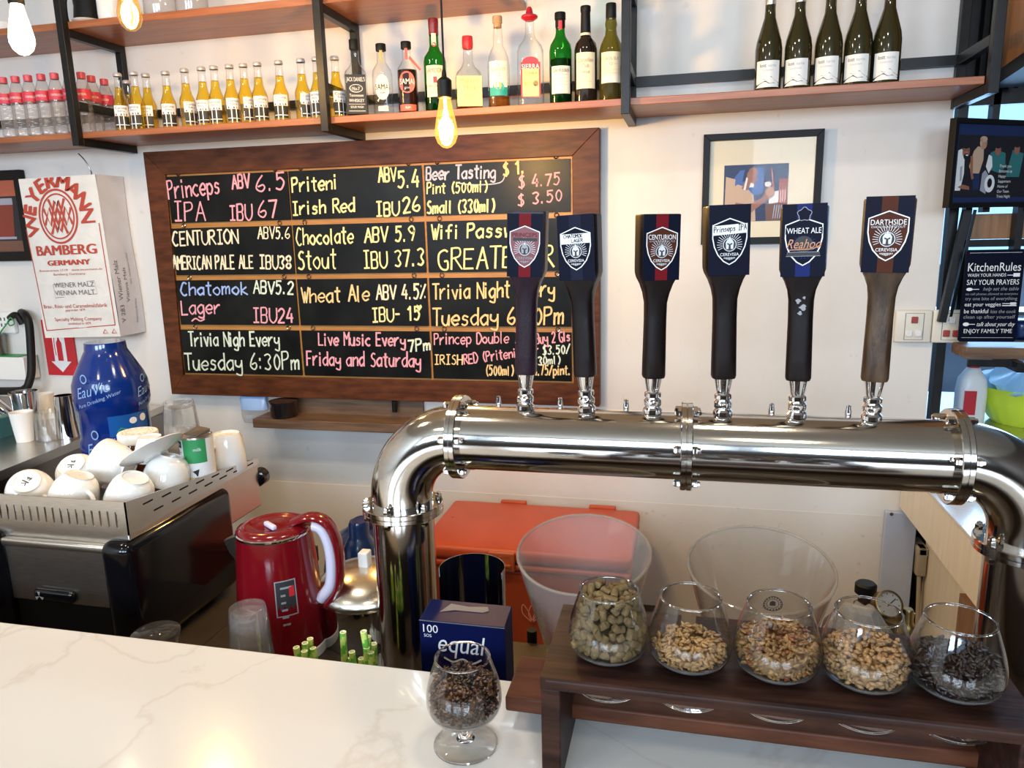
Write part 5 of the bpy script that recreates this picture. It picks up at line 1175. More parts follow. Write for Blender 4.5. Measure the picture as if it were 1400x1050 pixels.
# hop pellets, one by one
def pelletmesh(L):
    mb = MB(); mb.lathe([(.0001, -L/2), (.0034, -L/2), (.0041, -L/2+.0009), (.0041, L/2-.0011), (.0033, L/2), (.0001, L/2-.0003)], 11); return mb
rng = random.Random(11); P0 = []; protos = []
for L in (.0085, .0115, .0155):
    o = pelletmesh(L).build('hop_pellet', M['pellet']); protos.append(o)
used = [False]*3; cnt = 0; tries = 0
while cnt < 190 and tries < 90000:
    tries += 1
    zz = rng.uniform(.0465, .114); rm = rad(min(zz, .1105))-.0058-max(0, .052-zz)*1.0
    if rm < .004: continue
    r = rm*math.sqrt(rng.random()); a = rng.uniform(0, 2*PI); top = .107+.006*(1-(r/.03)**2)
    if zz > top or (r < rm-.007 and zz < top-.009): continue
    p = Vector((r*math.cos(a), r*math.sin(a), zz))
    if any((p-q).length < .0080 for q in P0): continue
    P0.append(p); k = rng.choice((0, 0, 1, 1, 2))
    o = protos[k] if not used[k] else protos[k].copy()
    if used[k]: C.objects.link(o)
    used[k] = True
    n = Vector((math.cos(a), math.sin(a), 0)); tdir = Vector((rng.gauss(0, 1), rng.gauss(0, 1), rng.gauss(0, .7)))
    if r > rm*.75: tdir = tdir-n*tdir.dot(n)*.8
    o.rotation_mode = 'QUATERNION'; o.rotation_quaternion = tdir.normalized().to_track_quat('Z', 'Y')
    o.location = Vector((gx_[0], GY, ZG))+p
    tag(o, 'small brown-green hop pellet heaped in the leftmost glass of the rack', 'hop pellet', 'hop pellets in the leftmost glass'); cnt += 1

# ------------------------------------------------------------------ espresso machine
MY = 1.08
MX = onY(170, 687, MY).x; ML = onY(4, 740, MY).x - .02
rt = onY(170, 687, MY).z; rb = onY(178, 730, MY).z; TR = rb+.006
D1 = onX(310, 657, MX).y; D2 = onX(353, 626, MX).y; zk = onX(353, 626, MX).z; zlo = onX(318, 718, MX).z
em = thing('espresso_machine', 'steel and black espresso machine with cups piled on its top tray', 'espresso machine', ((MX+ML)/2, 1.3, BZ))
mb = off(em, MB()); mb.box(ML, MY+.004, zlo, MX-.003, D2, rb-.001); mb.build('upper_body', M['steel_brushed'], em, bevel=.003)
mb = off(em, MB()); mb.box(ML+.02, MY+.05, BZ+.03, MX-.02, D1+.02, zlo-.001); mb.build('lower_body', M['matte_black'], em)
xp0 = onY(8, 740, MY).x; xp1 = onY(143, 740, MY).x
zt = onY(75, 738, MY).z; zb_ = onY(75, 822, MY).z
mb = off(em, MB()); mb.box(xp0, MY-.004, zb_, xp1+.012, MY+.003, zt-.014); mb.build('back_panel', M['steel_brushed'], em, bevel=.002)
mb = off(em, MB()); mb.rbox(xp0, MY-.012, zt-.016, xp1+.012, MY+.003, zt, .004); mb.build('panel_lip', M['steel_brushed'], em)
mb = off(em, MB()); mb.box(xp0, MY+.004, BZ+.03, xp1+.012, MY+.012, zb_); mb.build('base_panel', M['matte_black'], em)
# side covers, glossy black with rounded edges
def cover(x0, x1):
    mb = off(em, MB()); zc = onY(160, 738, MY).z
    mb.rbox(x0, MY-.022, BZ+.012, x1, D1, zc, .020, 5); mb.build('side_cover', M['black_plastic'], em, angle=60)
cover(xp1, MX+.012); cover(ML-.07, xp0)
for x in (ML+.05, MX-.05):
    for y in (MY+.10, D1-.05):
        mb = off(em, MB()); mb.cyl(.018, BZ, BZ+.031, 16, (x, y, 0)); mb.build('foot', M['matte_black'], em)
bc = onY(72, 815, MY-.008); mb = off(em, MB()); mb.rbox(bc.x-.038, MY-.016, bc.z-.010, bc.x+.052, MY-.003, bc.z+.014, .008); b_ = mb.build('brand_plate', M['black_plastic'], em)
mb = off(em, MB()); fr = FR((bc.x-.022, MY-.0163, bc.z+.002))
for k in range(3): a = PI/2+k*2*PI/3; mb.flat([(0, 0), (.010*math.cos(a-.35), .010*math.sin(a-.35)), (.010*math.cos(a+.35), .010*math.sin(a+.35))], fr, .0003)
mb.build('emblem', M['dim_ink'], b_)
# cup tray and its fences
mb = off(em, MB()); mb.box(ML, MY+.004, rb-.0005, MX-.003, D2, rb+.003); mb.build('cup_tray', M['steel_dark'], em)
mb = off(em, MB()); y0, y1 = MY, MY+.0025; sl0 = rb+.010; sl1 = rt-.020
xs = []; x = MX-.022
while x > ML: xs.append(x); x -= .0172
mb.box(ML, y0, rb-.004, MX, y1, sl0); mb.box(ML, y0, sl1, MX, y1, rt)
prev = MX
for x in xs: mb.box(x+.0021, y0, sl0, prev, y1, sl1); prev = x-.0021
mb.box(ML, y0, sl0, prev, y1, sl1); mb.build('slotted_back_fence', M['steel_brushed'], em)
mb = off(em, MB()); zf = lambda y: rt+(zk-rt)*(y-MY)/(D2-MY)
mb.smooth = False
mb.hexa([(MX-.002, MY, rb-.004), (MX, MY, rb-.004), (MX, D2, rb-.004), (MX-.002, D2, rb-.004), (MX-.002, MY, zf(MY)), (MX, MY, zf(MY)), (MX, D2, max(zk, rb+.004)), (MX-.002, D2, max(zk, rb+.004))])
mb.mat(1)
for i in range(7):
    for j, f_ in ((0, .72), (1, .34)):
        y = MY+.045+i*.052+j*.026
        if y > D2-.03: continue
        zz = rb+(zf(y)-rb)*f_; mb.box(MX-.0026, y, zz-.0015, MX+.0006, y+.026, zz+.0015)
mb.build('slotted_side_fence', [M['mirror'], M['matte_black']], em)
kb = onX(356, 648, MX); mb = off(em, MB()); mb.M = mb.M @ Matrix.Translation((MX-.012, D2+.014, kb.z-.012)) @ Matrix.Rotation(PI/2, 4, 'X')
mb.lathe([(.001, -.02), (.016, -.02), (.021, -.014), (.021, .010), (.014, .014)], 24, capt=True); mb.build('steam_knob', M['black_plastic'], em)

# cups on the tray
def cupthing(name, label, cat, c, rot, r, h, grp=None, handle=True, foot=.55, mark=False):
    """c = middle of the cup, whatever way up it lies"""
    t = thing(name, label, cat, c, rot, grp); z0 = -h/2
    mb = MB(); P = [(r*foot, z0), (r*foot, z0+.003), (r*.74, z0+h*.16), (r*.90, z0+h*.42), (r*.985, z0+h*.75), (r, z0+h), (r-.003, z0+h), (r*.96-.003, z0+h*.74), (r*.87-.003, z0+h*.42), (r*.68, z0+h*.2), (.001, z0+h*.12)]
    P = smoothpath(P, 2); mb.lathe(P, 32); mb.lathe([(.001, z0+.0015), (r*foot-.004, z0+.0015), (r*foot-.003, z0), (r*foot, z0)], 32); mb.build('bowl', M['porcelain'], t, angle=50)
    if handle:
        mb = MB(); mb.tube(smoothpath([(r*.96, 0, z0+h*.80), (r+.014, 0, z0+h*.84), (r+.022, 0, z0+h*.62), (r+.010, 0, z0+h*.40), (r*.84, 0, z0+h*.34)], 5), .0045, 8); mb.build('handle', M['porcelain'], t)
    if mark:
        mb = MB(); fr = (Vector((0, 0, z0+.0012)), Vector((1, 0, 0)), Vector((0, -1, 0)))
        mb.line([(-.006, .008), (.004, .009)], .002, fr, .0004); mb.line([(-.002, .004), (-.002, .010)], .0015, fr, .0004); mb.line([(-.008, -.002), (.006, 0)], .0022, fr, .0004); mb.line([(-.004, -.008), (.002, -.003), (.005, -.009)], .0018, fr, .0004); mb.line([(.002, .004), (.002, .012)], .0015, fr, .0004)
        mb.build('base_mark', M['ink_black'], t)
    return t
def at_y(px, py, Y): return onY(px, py, Y)
CG = 'white cups piled on the espresso machine'
R90 = PI/2
cupthing('coffee_cup', 'white coffee cup lying bottom towards the right, leftmost in the front of the pile', 'cup', at_y(40, 668, 1.17), (PI+.55, .50, 0), .046, .058, CG, mark=True)
cupthing('coffee_cup', 'white upturned coffee cup in the middle of the front row of the pile', 'cup', at_y(104, 668, 1.17), (PI-.25, .25, -.35), .046, .060, CG)
cupthing('coffee_cup', 'white upturned coffee cup at the right of the front row against the fence', 'cup', at_y(180, 670, 1.185), (PI+.10, .40, .2), .046, .060, CG, handle=False)
cupthing('coffee_cup', 'white upturned coffee cup with black base mark, behind the front row', 'cup', at_y(106, 646, 1.27), (PI+.62, .10, .1), .048, .060, CG, mark=True)
cupthing('coffee_cup', 'white coffee cup on its side with its mouth to the left, behind the front row', 'cup', at_y(158, 635, 1.285), (.1, -1.25, 0), .048, .066, CG, handle=False)
cupthing('coffee_cup', 'large white upturned cup under the leaning saucer, right end of the pile', 'cup', at_y(230, 642, 1.285), (PI-.15, .30, .4), .047, .062, CG, handle=False)
t = thing('saucer', 'white saucer leaning over the cups at the right end of the pile', 'saucer', at_y(213, 624, 1.262), (.10, -.60, .1)); t.rotation_euler = (-.12, -.58, 0)
mb = MB(); mb.lathe([(.001, 0), (.024, 0), (.026, .002), (.060, .012), (.066, .0155), (.0655, .017), (.058, .014), (.026, .0045), (.001, .003)], 40); mb.build('plate', M['porcelain'], t)
cupthing('small_cup', 'small white cup with a picture beside the white-lidded jar', 'cup', at_y(206, 612, 1.33), (PI, 0, .2), .034, .052, CG, handle=False, foot=.7)
TZZ = rb+.0032
p = at_y(188, 590, 1.40)
t = thing('lidded_jar', 'short brown jar with a wide white lid on the espresso machine', 'jar', (p.x, 1.40, TZZ))
hz = onY(188, 596, 1.40).z-TZZ
mb = MB(); mb.lathe([(.036, 0), (.038, .004), (.038, hz-.012), (.034, hz-.006), (.034, hz)], 28, capb=True); mb.build('jar_body', M['amber'], t)
mb = MB(); mb.cyl(.034, .002, hz*.6, 24); mb.build('contents', M['malt_red'], t)
mb = MB(); mb.lathe([(.041, hz-.012), (.043, hz-.010), (.043, hz+.008), (.041, hz+.011), (.001, hz+.011)], 36, capb=True); li = mb.build('lid', M['paper'], t)
mb = MB()
for r_ in (.032, .024):
    for k in range(14):
        a = 2*PI*k/14; mb.line([(r_*math.cos(a), r_*math.sin(a)), (r_*math.cos(a+.25), r_*math.sin(a+.25))], .002, (Vector((0, 0, hz+.0113)), Vector((1, 0, 0)), Vector((0, 1, 0))), 0)
mb.build('lid_print', M['tan'], li)
def tumbler(label, x, y, z, r, h, grp=None):
    t = thing('glass_tumbler', label, 'glass', (x, y, z), (0, 0, 0), grp)
    mb = MB(); secs = []   # upside down: wide mouth at the bottom
    for zz, rr, fl in ((0, r, 0), (h*.12, r*.985, .0), (h*.2, r*.96, .03), (h*.80, r*.82, .035), (h*.9, r*.80, .0), (h, r*.78, 0)):
        secs.append([(rr*(1+fl*math.cos(9*a))*math.cos(a), rr*(1+fl*math.cos(9*a))*math.sin(a), zz) for a in [2*PI*k/72 for k in range(72)]])
    mb.loft(secs, caps=False); mb.lathe([(r*.78, h), (r*.70, h+.001), (r*.66, h-.004), (.001, h-.004)], 36); mb.lathe([(r*.76, h*.86), (.001, h*.85)], 36)
    mb.lathe([(r*.95, .001), (r*.78, h*.84)], 36)
    mb.build('glass_wall', M['thick_glass'], t); return t
p = at_y(250, 600, 1.42); ztop = onY(250, 548, 1.42).z
hg = (ztop-TZZ)*.62
tumbler('lower upturned glass tumbler of the stack of two on the espresso machine', p.x, 1.42, TZZ, .041, hg, 'stacked glass tumblers')
tumbler('upper upturned glass tumbler of the stack of two on the espresso machine', p.x, 1.42, ztop-hg, .0405, hg, 'stacked glass tumblers')
p = at_y(270, 620, 1.345); zt_ = onY(270, 594, 1.345).z
t = thing('milk_can', 'small green and white printed can with cut lid on the espresso machine', 'can', (p.x, 1.345, TZZ), (0, 0, -.2))
ch = zt_-TZZ; mb = MB(); mb.lathe([(.033, 0), (.034, .002), (.034, ch), (.0325, ch), (.032, ch-.004), (.001, ch-.005)], 32, capb=True); mb.build('can_body', M['steel_brushed'], t)
mb = MB(); Rc = .0344; mb.cpatch(Rc, -.10, .10, .004, ch-.004, 30)
mb.mat(1).cpatch(Rc+.0003, -.002, .048, ch*.50, ch-.004, 10); mb.mat(2).cpatch(Rc+.0003, -.042, -.006, ch*.80, ch-.008, 10); mb.mat(4).cpatch(Rc+.0003, -.002, .048, .006, ch*.22, 8)
mb.mat(3).ctext('Vegan', Rc+.0008, -.024, ch*.84, .008, w=.026); mb.ctext('milk', Rc+.0008, .030, ch*.74, .007)
mb.mat(2).cpoly([(.004, ch*.26), (.026, ch*.24), (.030, ch*.38), (.016, ch*.34), (.006, ch*.42)], Rc+.0006)
for k in range(6): mb.cpatch(Rc+.0003, -.040, -.008, ch*.70-.008*k, ch*.70-.008*k+.0012, 6)
mb.build('label', [IW, M['green'], IK, IW, YL], t)
mb = MB(); mb.hexa([(-.022, -.010, ch+.001), (.022, -.014, ch+.001), (.020, .022, ch+.002), (-.018, .024, ch+.002), (-.022, -.010, ch+.002), (.022, -.014, ch+.002), (.020, .022, ch+.010), (-.018, .024, ch+.012)]); mb.build('cut_lid', M['steel_dark'], t)
p = at_y(312, 620, 1.445); zt_ = onY(310, 592, 1.445).z
t = thing('mug', 'tall white upturned mug at the right back corner of the espresso machine', 'mug', (p.x, 1.445, TZZ), (0, 0, -1.9))
mh = zt_-TZZ; mb = MB(); mb.lathe([(.0385, 0), (.0395, .002), (.0385, mh*.4), (.0335, mh*.85), (.0285, mh), (.026, mh), (.025, mh-.003), (.001, mh-.003)], 36); mb.lathe([(.0385, 0), (.036, .001), (.031, mh*.8), (.001, mh*.9)], 36); mb.build('bowl', M['porcelain'], t, angle=50)
mb = MB(); mb.tube(smoothpath([(.036, 0, mh*.20), (.052, 0, mh*.22), (.056, 0, mh*.45), (.048, 0, mh*.66), (.034, 0, mh*.70)], 5), .006, 8); mb.build('handle', M['porcelain'], t)

# ------------------------------------------------------------------ steel side counter at the left, water jug
SCZ = .94
e0 = onZ(0, 645, SCZ); e1 = onZ(110, 597, SCZ)
t = thing('steel_side_counter', 'steel sink counter at the left edge behind the espresso machine', 'counter', (-2.5, 2.1, 0))
xe = (e0.x+e1.x)/2
mb = off(t, MB()); mb.hexa([(-3.28, 1.5, SCZ-.03), (e0.x+.02, 1.5, SCZ-.03), (e1.x-.03, 2.60, SCZ-.03), (-3.28, 2.69, SCZ-.03), (-3.28, 1.5, SCZ), (e0.x+.02, 1.5, SCZ), (e1.x-.03, 2.60, SCZ), (-3.28, 2.69, SCZ)]); mb.build('counter_top', M['steel_brushed'], t)
mb = off(t, MB()); mb.box(-3.28, 1.52, 0, -2.09, 2.68, SCZ-.03); mb.build('cabinet', M['steel_dark'], t)
b0 = onZ(5, 640, SCZ); mb = off(t, MB()); mb.box(-2.75, 1.62, SCZ-.001, -2.16, 1.86, SCZ+.001); mb.build('sink_basin', M['matte_black'], t)
LC = 'cups drying on the steel side counter'
def simplecup(name, label, px, pyb, r0, r1, h, m, rot=(0, 0, 0), dz=0, inner=True):
    q = onZ(px, pyb, SCZ+dz); t = thing(name, label, 'cup', (q.x, q.y, SCZ+dz+.0006), rot, LC)
    mb = MB(); mb.lathe([(r0, 0), (r1, h), (r1-.002, h), (r0-.002, .004), (.001, .004)], 28, capb=True); mb.build('cup_body', m, t); return t
simplecup('measuring_cup', 'pale grey tapered cup in front on the steel side counter', 35, 603, .027, .037, .105, M['label_white'])
simplecup('glass_cup', 'upturned clear glass on the steel side counter beside the grey cup', 70, 600, .046, .040, .10, M['thick_glass'])
simplecup('steel_tumbler', 'tall upturned steel tumbler on the steel side counter next to the blue jug', 95, 597, .040, .030, .150, M['mirror'])
simplecup('steel_cup', 'shiny steel cup standing behind the grey cup on the side counter', 40, 590, .036, .046, .15, M['mirror'])
q = onZ(12, 588, SCZ)
t = thing('steel_cup', 'shiny steel cup tipped over the teal basket at the left edge', 'cup', (onY(20, 562, q.y).x-.03, q.y-.03, onY(20, 562, q.y).z), (.3, -.75, .2), LC)
mb = MB(); mb.lathe([(.034, -.05), (.044, .05), (.042, .05), (.032, -.046), (.001, -.046)], 28, capb=True); mb.build('cup_body', M['mirror'], t)
simplecup('small_cup', 'small white cup with red mark at the back of the steel side counter', 65, 572, .026, .034, .10, M['porcelain'])
q = onZ(2, 600, SCZ); t = thing('basket', 'teal plastic basket on the steel side counter at the left edge', 'basket', (q.x-.085, q.y+.02, SCZ+.0005))
mb = MB(); mb.loft([rsec(0, .085, .06), rsec(.075, .10, .075)], caps=True); mb.build('basket_body', mat('teal_basket', (.03, .13, .15), .5), t)
# low cabinet carrying the big jug
JY = 1.92; jt = onY(153, 467, JY); jx = onY(153, 540, JY).x
mb = MB(); mb.box(-1.92, 1.76, 0, -1.55, 2.12, .855); tag(mb.build('low_cabinet', M['matte_black']), 'dark low cabinet under the big blue water jug', 'cabinet')
t = thing('water_jug', 'large blue plastic water jug standing behind the espresso machine', 'water jug', (jx, JY, .856)); jh = jt.z-.856
R = .106
P = [(R*.9, 0), (R, .012), (R, .06), (R*.95, .075), (R*.97, .09), (R, .10), (R, .155), (R*.94, .172), (R*.94, .25), (R*1.0, .262), (R*1.02, .28), (R*1.0, .335), (R*.92, .36), (R*.66, jh-.045), (R*.56, jh-.025), (R*.54, jh), (.03, jh)]
mb = MB(); mb.lathe(P, 48, capb=True, capt=True); mb.build('jug_body', M['jug_blue'], t, angle=60)
mb = MB(); a0 = face_cam(jx, JY); Rj = R*.945
mb.M = Matrix.Rotation(a0, 4, 'Z'); mb.cpatch(Rj+.0012, -.02, .105, .180, .243, 14); mb.mat(1)
mb.cpoly([(.05+.012*math.cos(k*PI/8), .222+.010*math.sin(k*PI/8)) for k in range(16)], Rj+.0018); mb.cpoly([(.085+.012*math.cos(k*PI/8), .225+.012*math.sin(k*PI/8)) for k in range(16)], Rj+.0018)
mb.mat(2).cpoly([(.0, .195), (.02, .190), (.03, .200), (.012, .206)], Rj+.0018)
mb.build('label', [M['jug_sleeve'], IW, M['green']], t)
mb = MB(); mb.M = Matrix.Rotation(a0, 4, 'Z')
def swirl(u, z, k, Rr):
    fn = lambda a, b: (Rr*math.cos(-PI/2+a/Rr), Rr*math.sin(-PI/2+a/Rr), b)
    vs, fs, wd = textgeo('EauVie')
    mb.add([fn(u+a*.026*k+.25*b*.02, z+b*.034*k+a*.006*k) for a, b in vs], fs)
    vs, fs, wd = textgeo('Pure Drinking Water')
    mb.add([fn(u+a*.0105*k, z-.030*k+b*.011*k+a*.0035*k) for a, b in vs], fs)
    mb.add([fn(u+.030*k+r*math.cos(a), z+.062*k+r*math.sin(a)*1.3) for r, a in [(.011*k, 2*PI*i/14) for i in range(14)]]+[fn(u+.030*k+r*math.cos(a), z+.062*k+r*math.sin(a)*1.3) for r, a in [(.008*k, 2*PI*i/14) for i in range(14)]], [(i, (i+1) % 14, 14+(i+1) % 14, 14+i) for i in range(14)])
swirl(-.105, .300, 1.0, R*1.03); swirl(-.095, .125, 1.05, R*1.012); swirl(.075, .290, .9, R*1.03); swirl(.085, .115, .9, R*1.012); swirl(-.02, .035, .8, R*1.01)
mb.build('print', M['jug_ink'], t)
# second jug by the wall
j2 = onY(540, 760, 2.10); nk = onY(537, 712, 2.10)
mb = MB(); t = thing('water_jug', 'dark blue water jug behind the steel canister, half hidden by the tower leg', 'water jug', (-1.0, 2.10, .0005))
zz = nk.z
mb = MB(); mb.lathe([(.12, 0), (.135, .015), (.135, zz-.16), (.125, zz-.11), (.085, zz-.05), (.06, zz-.035), (.05, zz-.03)], 40, capb=True, capt=True); mb.build('jug_body', M['dark_blue_plastic'], t, angle=60)
mb = MB(); q = onY(491, 714, 2.02)
mb.lathe([(.001, 0), (.001, 0)], 4) if False else None
mb.lathe([(.031, zz-.035), (.034, zz-.03), (.034, zz-.006), (.030, zz), (.001, zz)], 28); mb.build('cap', M['dark_blue_plastic'], t)
q = onY(490, 712, 1.9); 
t = thing('blue_bottle', 'dark blue bottle with crinkled neck rising behind the steel canister', 'bottle', (q.x, 1.90, .0005))
mb = MB(); hz = q.z
mb.lathe([(.05, 0), (.055, .01), (.055, hz-.13), (.048, hz-.08), (.036, hz-.055), (.030, hz-.045), (.030, hz-.01), (.026, hz), (.001, hz)], 32, capb=True); mb.build('bottle_body', M['dark_blue_plastic'], t, angle=60)

# ------------------------------------------------------------------ things on the bench
p = onY(380, 740, 1.17); kx, ky = p.x-.006, 1.17; kz = onY(372, 722, ky).z-BZ
t = thing('kettle', 'glossy dark red electric kettle with white-lined handle', 'kettle', (kx, ky, BZ), (0, 0, .12))
s_ = kz
P = [(.078, 0), (.080, .004), (.082, .012), (.0815, .02), (.0795, s_*.35), (.0738, s_*.72), (.068, s_*.985)]
mb = MB(); mb.lathe(P[2:], 48); mb.lathe([(.082, .012), (.081, .02)], 48); mb.build('kettle_body', M['red'], t, angle=60)
mb = MB(); mb.lathe([(.07, .0), (.0828, .0), (.0832, .018), (.0815, .02)], 48, capb=True); mb.build('base_ring', M['white'], t)
mb = MB(); mb.lathe([(.0685, s_*.98), (.0695, s_*.985), (.0695, s_), (.067, s_+.002)], 48); mb.build('rim_ring', M['chrome'], t)
mb = MB(); mb.lathe([(.068, s_), (.066, s_+.006), (.052, s_+.011), (.045, s_+.011), (.042, s_+.008), (.030, s_+.009), (.001, s_+.011)], 48); ld = mb.build('lid', M['red'], t, angle=60)
mb = MB(); mb.M = Matrix.Translation((.004, -.022, s_+.012)) @ Matrix.Rotation(-.7, 4, 'Z'); mb.rbox(-.018, -.005, -.002, .018, .005, .007, .003); tag(mb.build('lid_tab', M['lavender'], ld), 'pale lid tab')
mb = MB(); mb.loft([[(-.060, -.020, s_*.97), (-.060, .020, s_*.97), (-.066, .016, s_*.72), (-.070, 0, s_*.68), (-.066, -.016, s_*.72)], [(-.098, -.006, s_*.90), (-.098, .006, s_*.90), (-.090, .005, s_*.80), (-.085, 0, s_*.76), (-.090, -.005, s_*.80)]]); mb.build('spout', M['steel_brushed'], t)
hp = smoothpath([(.040, 0, s_+.006), (.074, 0, s_+.018), (.100, 0, s_+.008), (.114, 0, s_-.025), (.117, 0, s_-.070), (.110, 0, s_-.115), (.088, 0, s_-.145)], 6)
mb = MB()
def hsec(off_, w_, th): 
    secs = []
    for i, p_ in enumerate(hp):
        a = Vector(hp[max(i-1, 0)]); b = Vector(hp[min(i+1, len(hp)-1)]); tn = (b-a).normalized(); nn = Vector((tn.z, 0, -tn.x))  # outward
        if nn.dot(Vector((1, 0, 1))) < 0: nn = -nn
        c = Vector(p_)+nn*off_; secs.append([c+nn*th*math.cos(q)+Vector((0, w_*math.sin(q), 0)) for q in [2*PI*k/14 for k in range(14)]])
    return secs
mb.loft(hsec(.006, .018, .008)); mb.build('handle', M['red'], t)
mb = MB(); mb.loft(hsec(-.009, .0155, .0115)[7:]); tag(mb.build('handle_grip', M['lavender'], t), 'pale inner side of the handle')
mb = MB(); RK = lambda z: .0822-.0084*(z/(s_*.72))
for (u0, u1, z0, z1, k) in ((.026, .066, s_*.42, s_*.70, 0),):
    mb.lathe([(RK(z0)+.0008, z0), (RK(z1)+.0008, z1)], 10, a0=-PI/2+u0/.08, a1=-PI/2+u1/.08)
    mb.mat(1)
    for i in range(6): zq = z1-.016-.014*i; mb.lathe([(RK(zq)+.0013, zq), (RK(zq)+.0013, zq+.004)], 6, a0=-PI/2+(u0+.010)/.08, a1=-PI/2+(u0+.018+.018*random.random())/.08)
    mb.mat(2).lathe([(RK(z1-.03)+.0014, z1-.032), (RK(z1-.012)+.0014, z1-.012)], 6, a0=-PI/2+.052/.08, a1=-PI/2+.062/.08)
    mb.mat(3)
    for (za, zb2, ua, ub) in ((z0, z0+.002, u0, u1), (z1-.002, z1, u0, u1), (z0, z1, u0, u0+.002), (z0, z1, u1-.002, u1)): mb.lathe([(RK(za)+.0012, za), (RK(zb2)+.0012, zb2)], 8, a0=-PI/2+ua/.08, a1=-PI/2+ub/.08)
mb.build('sticker', [IK, M['dim_ink'], RD, M['dim_ink']], t)
# steel canister with domed lid
p = onY(497, 800, 1.25)
t = thing('steel_canister', 'dark steel canister with shiny domed lid and white clip', 'canister', (p.x, 1.26, BZ))
ch = p.z-BZ; r_ = abs(p.x-onY(434, 800, 1.25).x)
mb = MB(); mb.lathe([(r_*.95, 0), (r_*.97, .006), (r_*.96, ch-.02), (r_*.95, ch-.008)], 48, capb=True, capt=True); mb.build('canister_body', M['mirror'], t, angle=50)
mb = MB(); mb.lathe([(r_*.97, ch-.016), (r_*1.02, ch-.012), (r_*1.02, ch-.004), (r_*.92, ch+.010), (r_*.70, ch+.026), (r_*.35, ch+.037), (.001, ch+.040)], 48, capb=True); mb.build('lid', mat('satin_lid', (.70, .66, .58), .22, 1.0, bump=.03, bscale=40), t, angle=60)
mb = MB(); mb.rbox(-.008, -.012, ch+.036, .012, .012, ch+.068, .003); tag(mb.build('clip', M['white'], t), 'white plastic clip')
# cut steel cylinder
p0 = onY(603, 800, 1.09); p1 = onY(690, 800, 1.09); cx = (p0.x+p1.x)/2; r_ = (p1.x-p0.x)/2; zt_ = onY(640, 768, 1.09).z-BZ
t = thing('steel_holder', 'curved mirror steel holder standing behind the blue sweetener box', 'holder', (cx, 1.09, BZ+.0005))
mb = MB(); n = 40; O = []
for k in range(n+1):
    a = math.radians(-12)+math.radians(204)*k/n; O.append((math.cos(a), math.sin(a)))
def sheet(z): return [(x*r_, y*r_, z) for x, y in O]+[(x*r_*.975, y*r_*.975, z) for x, y in reversed(O)]
zq = zt_-.010
mb.loft([sheet(0), sheet(zq*.5), sheet(zq)])
mb.build('cylinder', M['mirror'], t, angle=50)
# sugar packet box
a = onY(573, 849, .985); b = onY(690, 856, .985); zt_ = (onY(585, 826, 1.03).z+onY(685, 828, 1.03).z)/2
t = thing('sweetener_box', 'dark blue sweetener packet box with white script lettering', 'box', ((a.x+b.x)/2, 1.01, BZ), (0, 0, 0))
w2 = (b.x-a.x)/2; zf_ = (a.z+b.z)/2-BZ; zt2 = zt_-BZ
mb = MB(); mb.smooth = False; mb.hexa([(-w2, -.025, 0), (w2, -.025, 0), (w2, .03, 0), (-w2, .03, 0), (-w2, -.025, zf_), (w2, -.025, zf_), (w2*.98, .03, zt2), (-w2*.98, .03, zt2)]); mb.build('carton', M['navy'], t, bevel=.001)
fr = FR((0, -.0254, 0)); mb = MB()
mb.text('100', fr, -w2+.006, zf_-.020, .013, 0); mb.text('SOS', fr, -w2+.007, zf_-.028, .005, 0)
mb.text('equal', fr, -.004, zf_-.050, .030, .0, w=.072, al='c', shear=.15)
mb.line(smoothpath([(-.030, zf_-.060), (-.015, zf_-.066), (.0, zf_-.060), (.015, zf_-.066), (.030, zf_-.058)], 4), .003, fr, 0)
mb.text('CLASSIC', fr, -.004, zf_-.085, .006, 0, al='c')
mb.build('lettering', [IW], t)
mb = MB(); mb.line([(-w2, zf_-.001), (w2, zf_-.001)], .0014, fr, .0); 
yy = lambda f_: -.025+.055*f_; zz_ = lambda f_: zf_+(zt2-zf_)*f_
tp = (Vector((0, -.025, zf_+.0006)), Vector((1, 0, 0)), Vector((0, .055, zt2-zf_)).normalized())
mb.flat([(-.042, .022), (-.030, .046), (.0, .042), (.030, .046), (.034, .036), (.026, .030), (-.020, .030)], tp, .0003)
mb.build('torn_edge', [M['ink_grey']], t)
# stack of clear cups, a lid
p = onY(338, 830, 1.0); zt_ = p.z-BZ
for k in range(6):
    t = thing('plastic_cup', 'clear upturned plastic cup, %s in the stack beside the kettle' % ('bottom', 'second from bottom', 'third from bottom', 'fourth from bottom', 'second from top', 'top')[k], 'cup', (p.x, 1.0, BZ+.0005+k*.0115), (0, 0, 0), 'clear plastic cups stacked beside the kettle')
    hh = zt_-5*.0115
    mb = MB(); mb.lathe([(.0385, 0), (.040, .001), (.040, .004), (.0375, .006), (.0300, hh-.004), (.0290, hh), (.026, hh), (.025, hh-.004), (.001, hh-.004)], 32); mb.build('cup_body', M['thick_glass'], t)
p = onY(197, 866, .93); t = thing('cup_lid', 'clear plastic cup lid showing over the counter edge by the espresso machine', 'lid', (p.x, .955, BZ+.0005))
zt_ = onY(197, 860, .955).z-BZ
mb = MB(); mb.lathe([(.030, 0), (.036, zt_-.012), (.038, zt_-.008), (.038, zt_-.004), (.033, zt_-.001), (.020, zt_+.002), (.001, zt_+.003)], 32); mb.build('dome', M['acrylic'], t)
